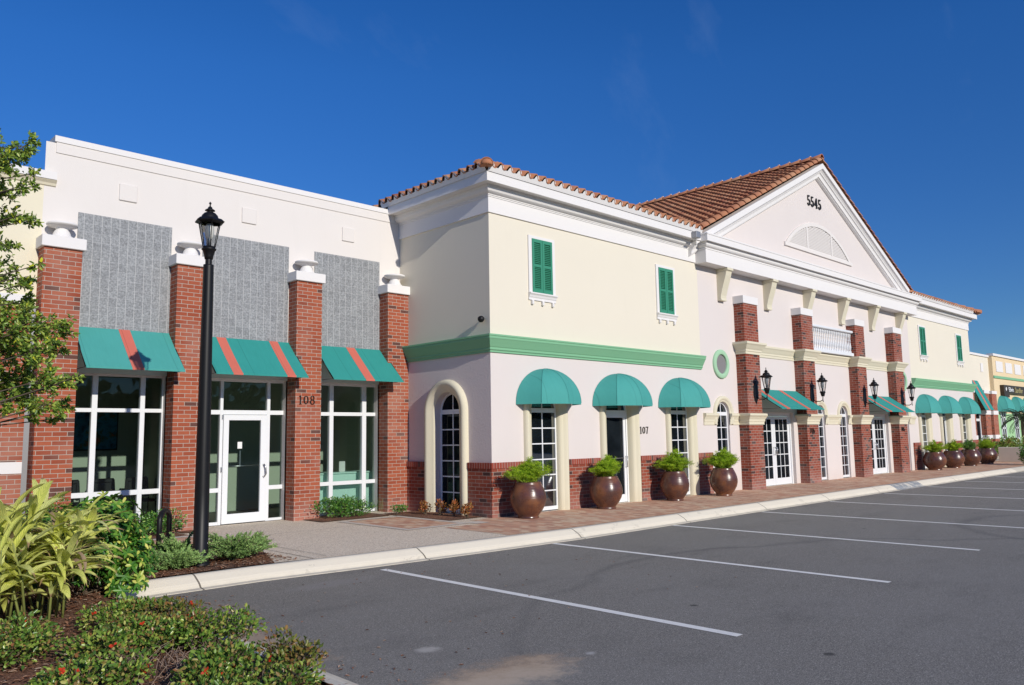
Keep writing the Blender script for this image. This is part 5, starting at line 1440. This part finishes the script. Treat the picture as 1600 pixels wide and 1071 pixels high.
# far right: planter wall, hedge, palm
t = thing('planter_wall', 'low tan concrete planter wall beyond the last pots', 'wall', (33.4,-1.6,0))
q = MB(); q.cbox(.2,9,-.9,-.6,0,.72,.02); q.cbox(.2,.5,-.6,1.2,0,.72,.02); q.build('wall_body', W['concrete'], t)
q = MB(); q.cbox(.1,9.1,-1.0,-.55,.721,.80,.015); q.build('capping', W['concrete'], t)
bush('hedge_shrub', 'green shrub in front of the tan planter wall at the right edge', 'shrub', (30.6,-2.6,0), 1.1,.55,.85, 'shrubleaf', 3200, .07,.035, None, 20, seed=81, clumps=16)
bush('hedge_shrub', 'light green shrub beyond the last far pot', 'shrub', (40.2,1.9,0), .9,.6,1.0, 'scheff', 900, .12,.05, None, 20, seed=82)
bush('hedge_shrub', 'dark hedge in front of the green walled end building', 'shrub', (44.2,1.9,0), 1.5,.6,1.15, 'ixora', 2200, .12,.06, None, 20, seed=83, clumps=16)
bush('hedge_shrub', 'shrub growing inside the tan planter wall', 'shrub', (36.5,-1.2,0), 1.6,.6,1.15, 'ixora', 2200, .10,.05, None, 20, seed=84, clumps=16)
t = thing('palm_tree', 'small dark palm with stiff fronds at the right edge before the peach building', 'tree', (38.9,-.30,0))
q = MB(); q.tube([(0,0,0),(.02,0,.8),(0,.02,1.7),(0,0,2.2)], [.13,.11,.10,.09], 10); q.build('trunk', W['bark'], t)
q = MB()
for k in range(34):
    a = random.uniform(0,6.28); e0_ = random.uniform(-.4,1.35); p = Vector((0,0,2.2)); ang_ = e0_; L = random.uniform(.85,1.25)
    for j in range(9):
        d = Vector((math.cos(a)*math.cos(ang_), math.sin(a)*math.cos(ang_), math.sin(ang_))); s = Vector((-math.sin(a), math.cos(a), 0))
        for sg in (-1,1): leaf_quad(q, p, d*.8+s*sg*.7+Vector((0,0,-.1)), Vector((0,0,1)), .42*math.sin(PI*(j+2)/12), .035, .1)
        p = p + d*L/9; ang_ -= .13
q.build('fronds', W['palm'], t)

# tree belt on the far side of the parking lot: what the windows reflect
q = MB(); random.seed(5)
for i in range(200):
    a = R(195 + 150*i/199 + random.uniform(-1,1)); rad = random.uniform(62,75); hgt = random.uniform(4,9)
    c = Vector((10+rad*math.cos(a), -8+rad*math.sin(a), 0))
    for k in range(55):
        d = rv(); p = c + Vector((d.x*3.2, d.y*3.2, hgt*.5+d.z*hgt*.5)); leaf_quad(q, p, rv(), rv(), 1.8, 1.3, .1)
o = q.build('woodland', W['woods']); tag(o, 'belt of trees across the far side of the parking lot', 'woodland', kind='stuff')

# ================================================================== LIGHT, SKY, CAMERA
S = Vector((.125, 1, -.405)).normalized()
sun = D.lights.new('sun', 'SUN'); sun.energy = 3.8; sun.angle = R(.53); sun.color = (1, .945, .85)
so = D.objects.new('sun', sun); COL.objects.link(so); so.rotation_euler = S.to_track_quat('-Z', 'Y').to_euler()
so.location = (-5,-30,15)
wd = D.worlds.new('World'); sc.world = wd; wd.use_nodes = True; nt = wd.node_tree; nt.nodes.clear()
out = nt.nodes.new('ShaderNodeOutputWorld'); bg = nt.nodes.new('ShaderNodeBackground')
sky = nt.nodes.new('ShaderNodeTexSky'); sky.sky_type = 'NISHITA'; sky.sun_disc = False
sky.sun_elevation = math.asin(-S.z); sky.sun_rotation = math.atan2(-S.x, -S.y)
sky.altitude = 900; sky.air_density = 1.0; sky.dust_density = 0.0; sky.ozone_density = 3.2
hs = nt.nodes.new('ShaderNodeHueSaturation'); hs.inputs['Hue'].default_value = .512; hs.inputs['Saturation'].default_value = 1.30; hs.inputs['Value'].default_value = 1.0
# faint wisps of high cloud
tc = nt.nodes.new('ShaderNodeTexCoord'); mp = nt.nodes.new('ShaderNodeMapping')
mp.inputs['Rotation'].default_value = (R(20), R(35), R(-52)); mp.inputs['Scale'].default_value = (1.2, 9, 5)
nz = nt.nodes.new('ShaderNodeTexNoise'); nz.inputs['Scale'].default_value = 1.4; nz.inputs['Detail'].default_value = 6; nz.inputs['Roughness'].default_value = .6
rp_ = nt.nodes.new('ShaderNodeValToRGB'); rp_.color_ramp.elements[0].position = .60; rp_.color_ramp.elements[1].position = .85
rp_.color_ramp.elements[0].color = (0,0,0,1); rp_.color_ramp.elements[1].color = (.05,.05,.05,1)
mx = nt.nodes.new('ShaderNodeMix'); mx.data_type = 'RGBA'; mx.inputs[7].default_value = (6,6.4,7,1)
L = nt.links.new
L(sky.outputs[0], hs.inputs['Color']); L(tc.outputs['Generated'], mp.inputs[0]); L(mp.outputs[0], nz.inputs['Vector']); L(nz.outputs['Fac'], rp_.inputs[0])
L(rp_.outputs[0], mx.inputs[0]); L(hs.outputs[0], mx.inputs[6]); sz = nt.nodes.new('ShaderNodeSeparateXYZ'); L(tc.outputs['Generated'], sz.inputs[0])
gr = nt.nodes.new('ShaderNodeValToRGB'); gr.color_ramp.elements[0].position = .02; gr.color_ramp.elements[1].position = .42
gr.color_ramp.elements[0].color = (.40,.58,.74,1); gr.color_ramp.elements[1].color = (.95,1.07,1.17,1)
L(sz.outputs[2], gr.inputs[0])
ml = nt.nodes.new('ShaderNodeMix'); ml.data_type = 'RGBA'; ml.blend_type = 'MULTIPLY'; ml.inputs[0].default_value = 1
L(mx.outputs[2], ml.inputs[6]); L(gr.outputs[0], ml.inputs[7]); L(ml.outputs[2], bg.inputs[0]); L(bg.outputs[0], out.inputs[0])
bg.inputs[1].default_value = .105

cam = D.cameras.new('camera'); co = D.objects.new('camera', cam); COL.objects.link(co)
cam.sensor_width = 36; cam.lens = FOC*36/1600; cam.clip_end = 3000; cam.clip_start = .05
mat = Matrix((RT, UP, -FW)).transposed().to_4x4(); mat.translation = CAM
co.matrix_world = mat
sc.camera = co
sc.render.resolution_x = 1024; sc.render.resolution_y = 685
sc.view_settings.view_transform = 'Standard'; sc.view_settings.look = 'None'; sc.view_settings.exposure = 0; sc.view_settings.gamma = 1
sc.cycles.max_bounces = 8; sc.cycles.transparent_max_bounces = 12
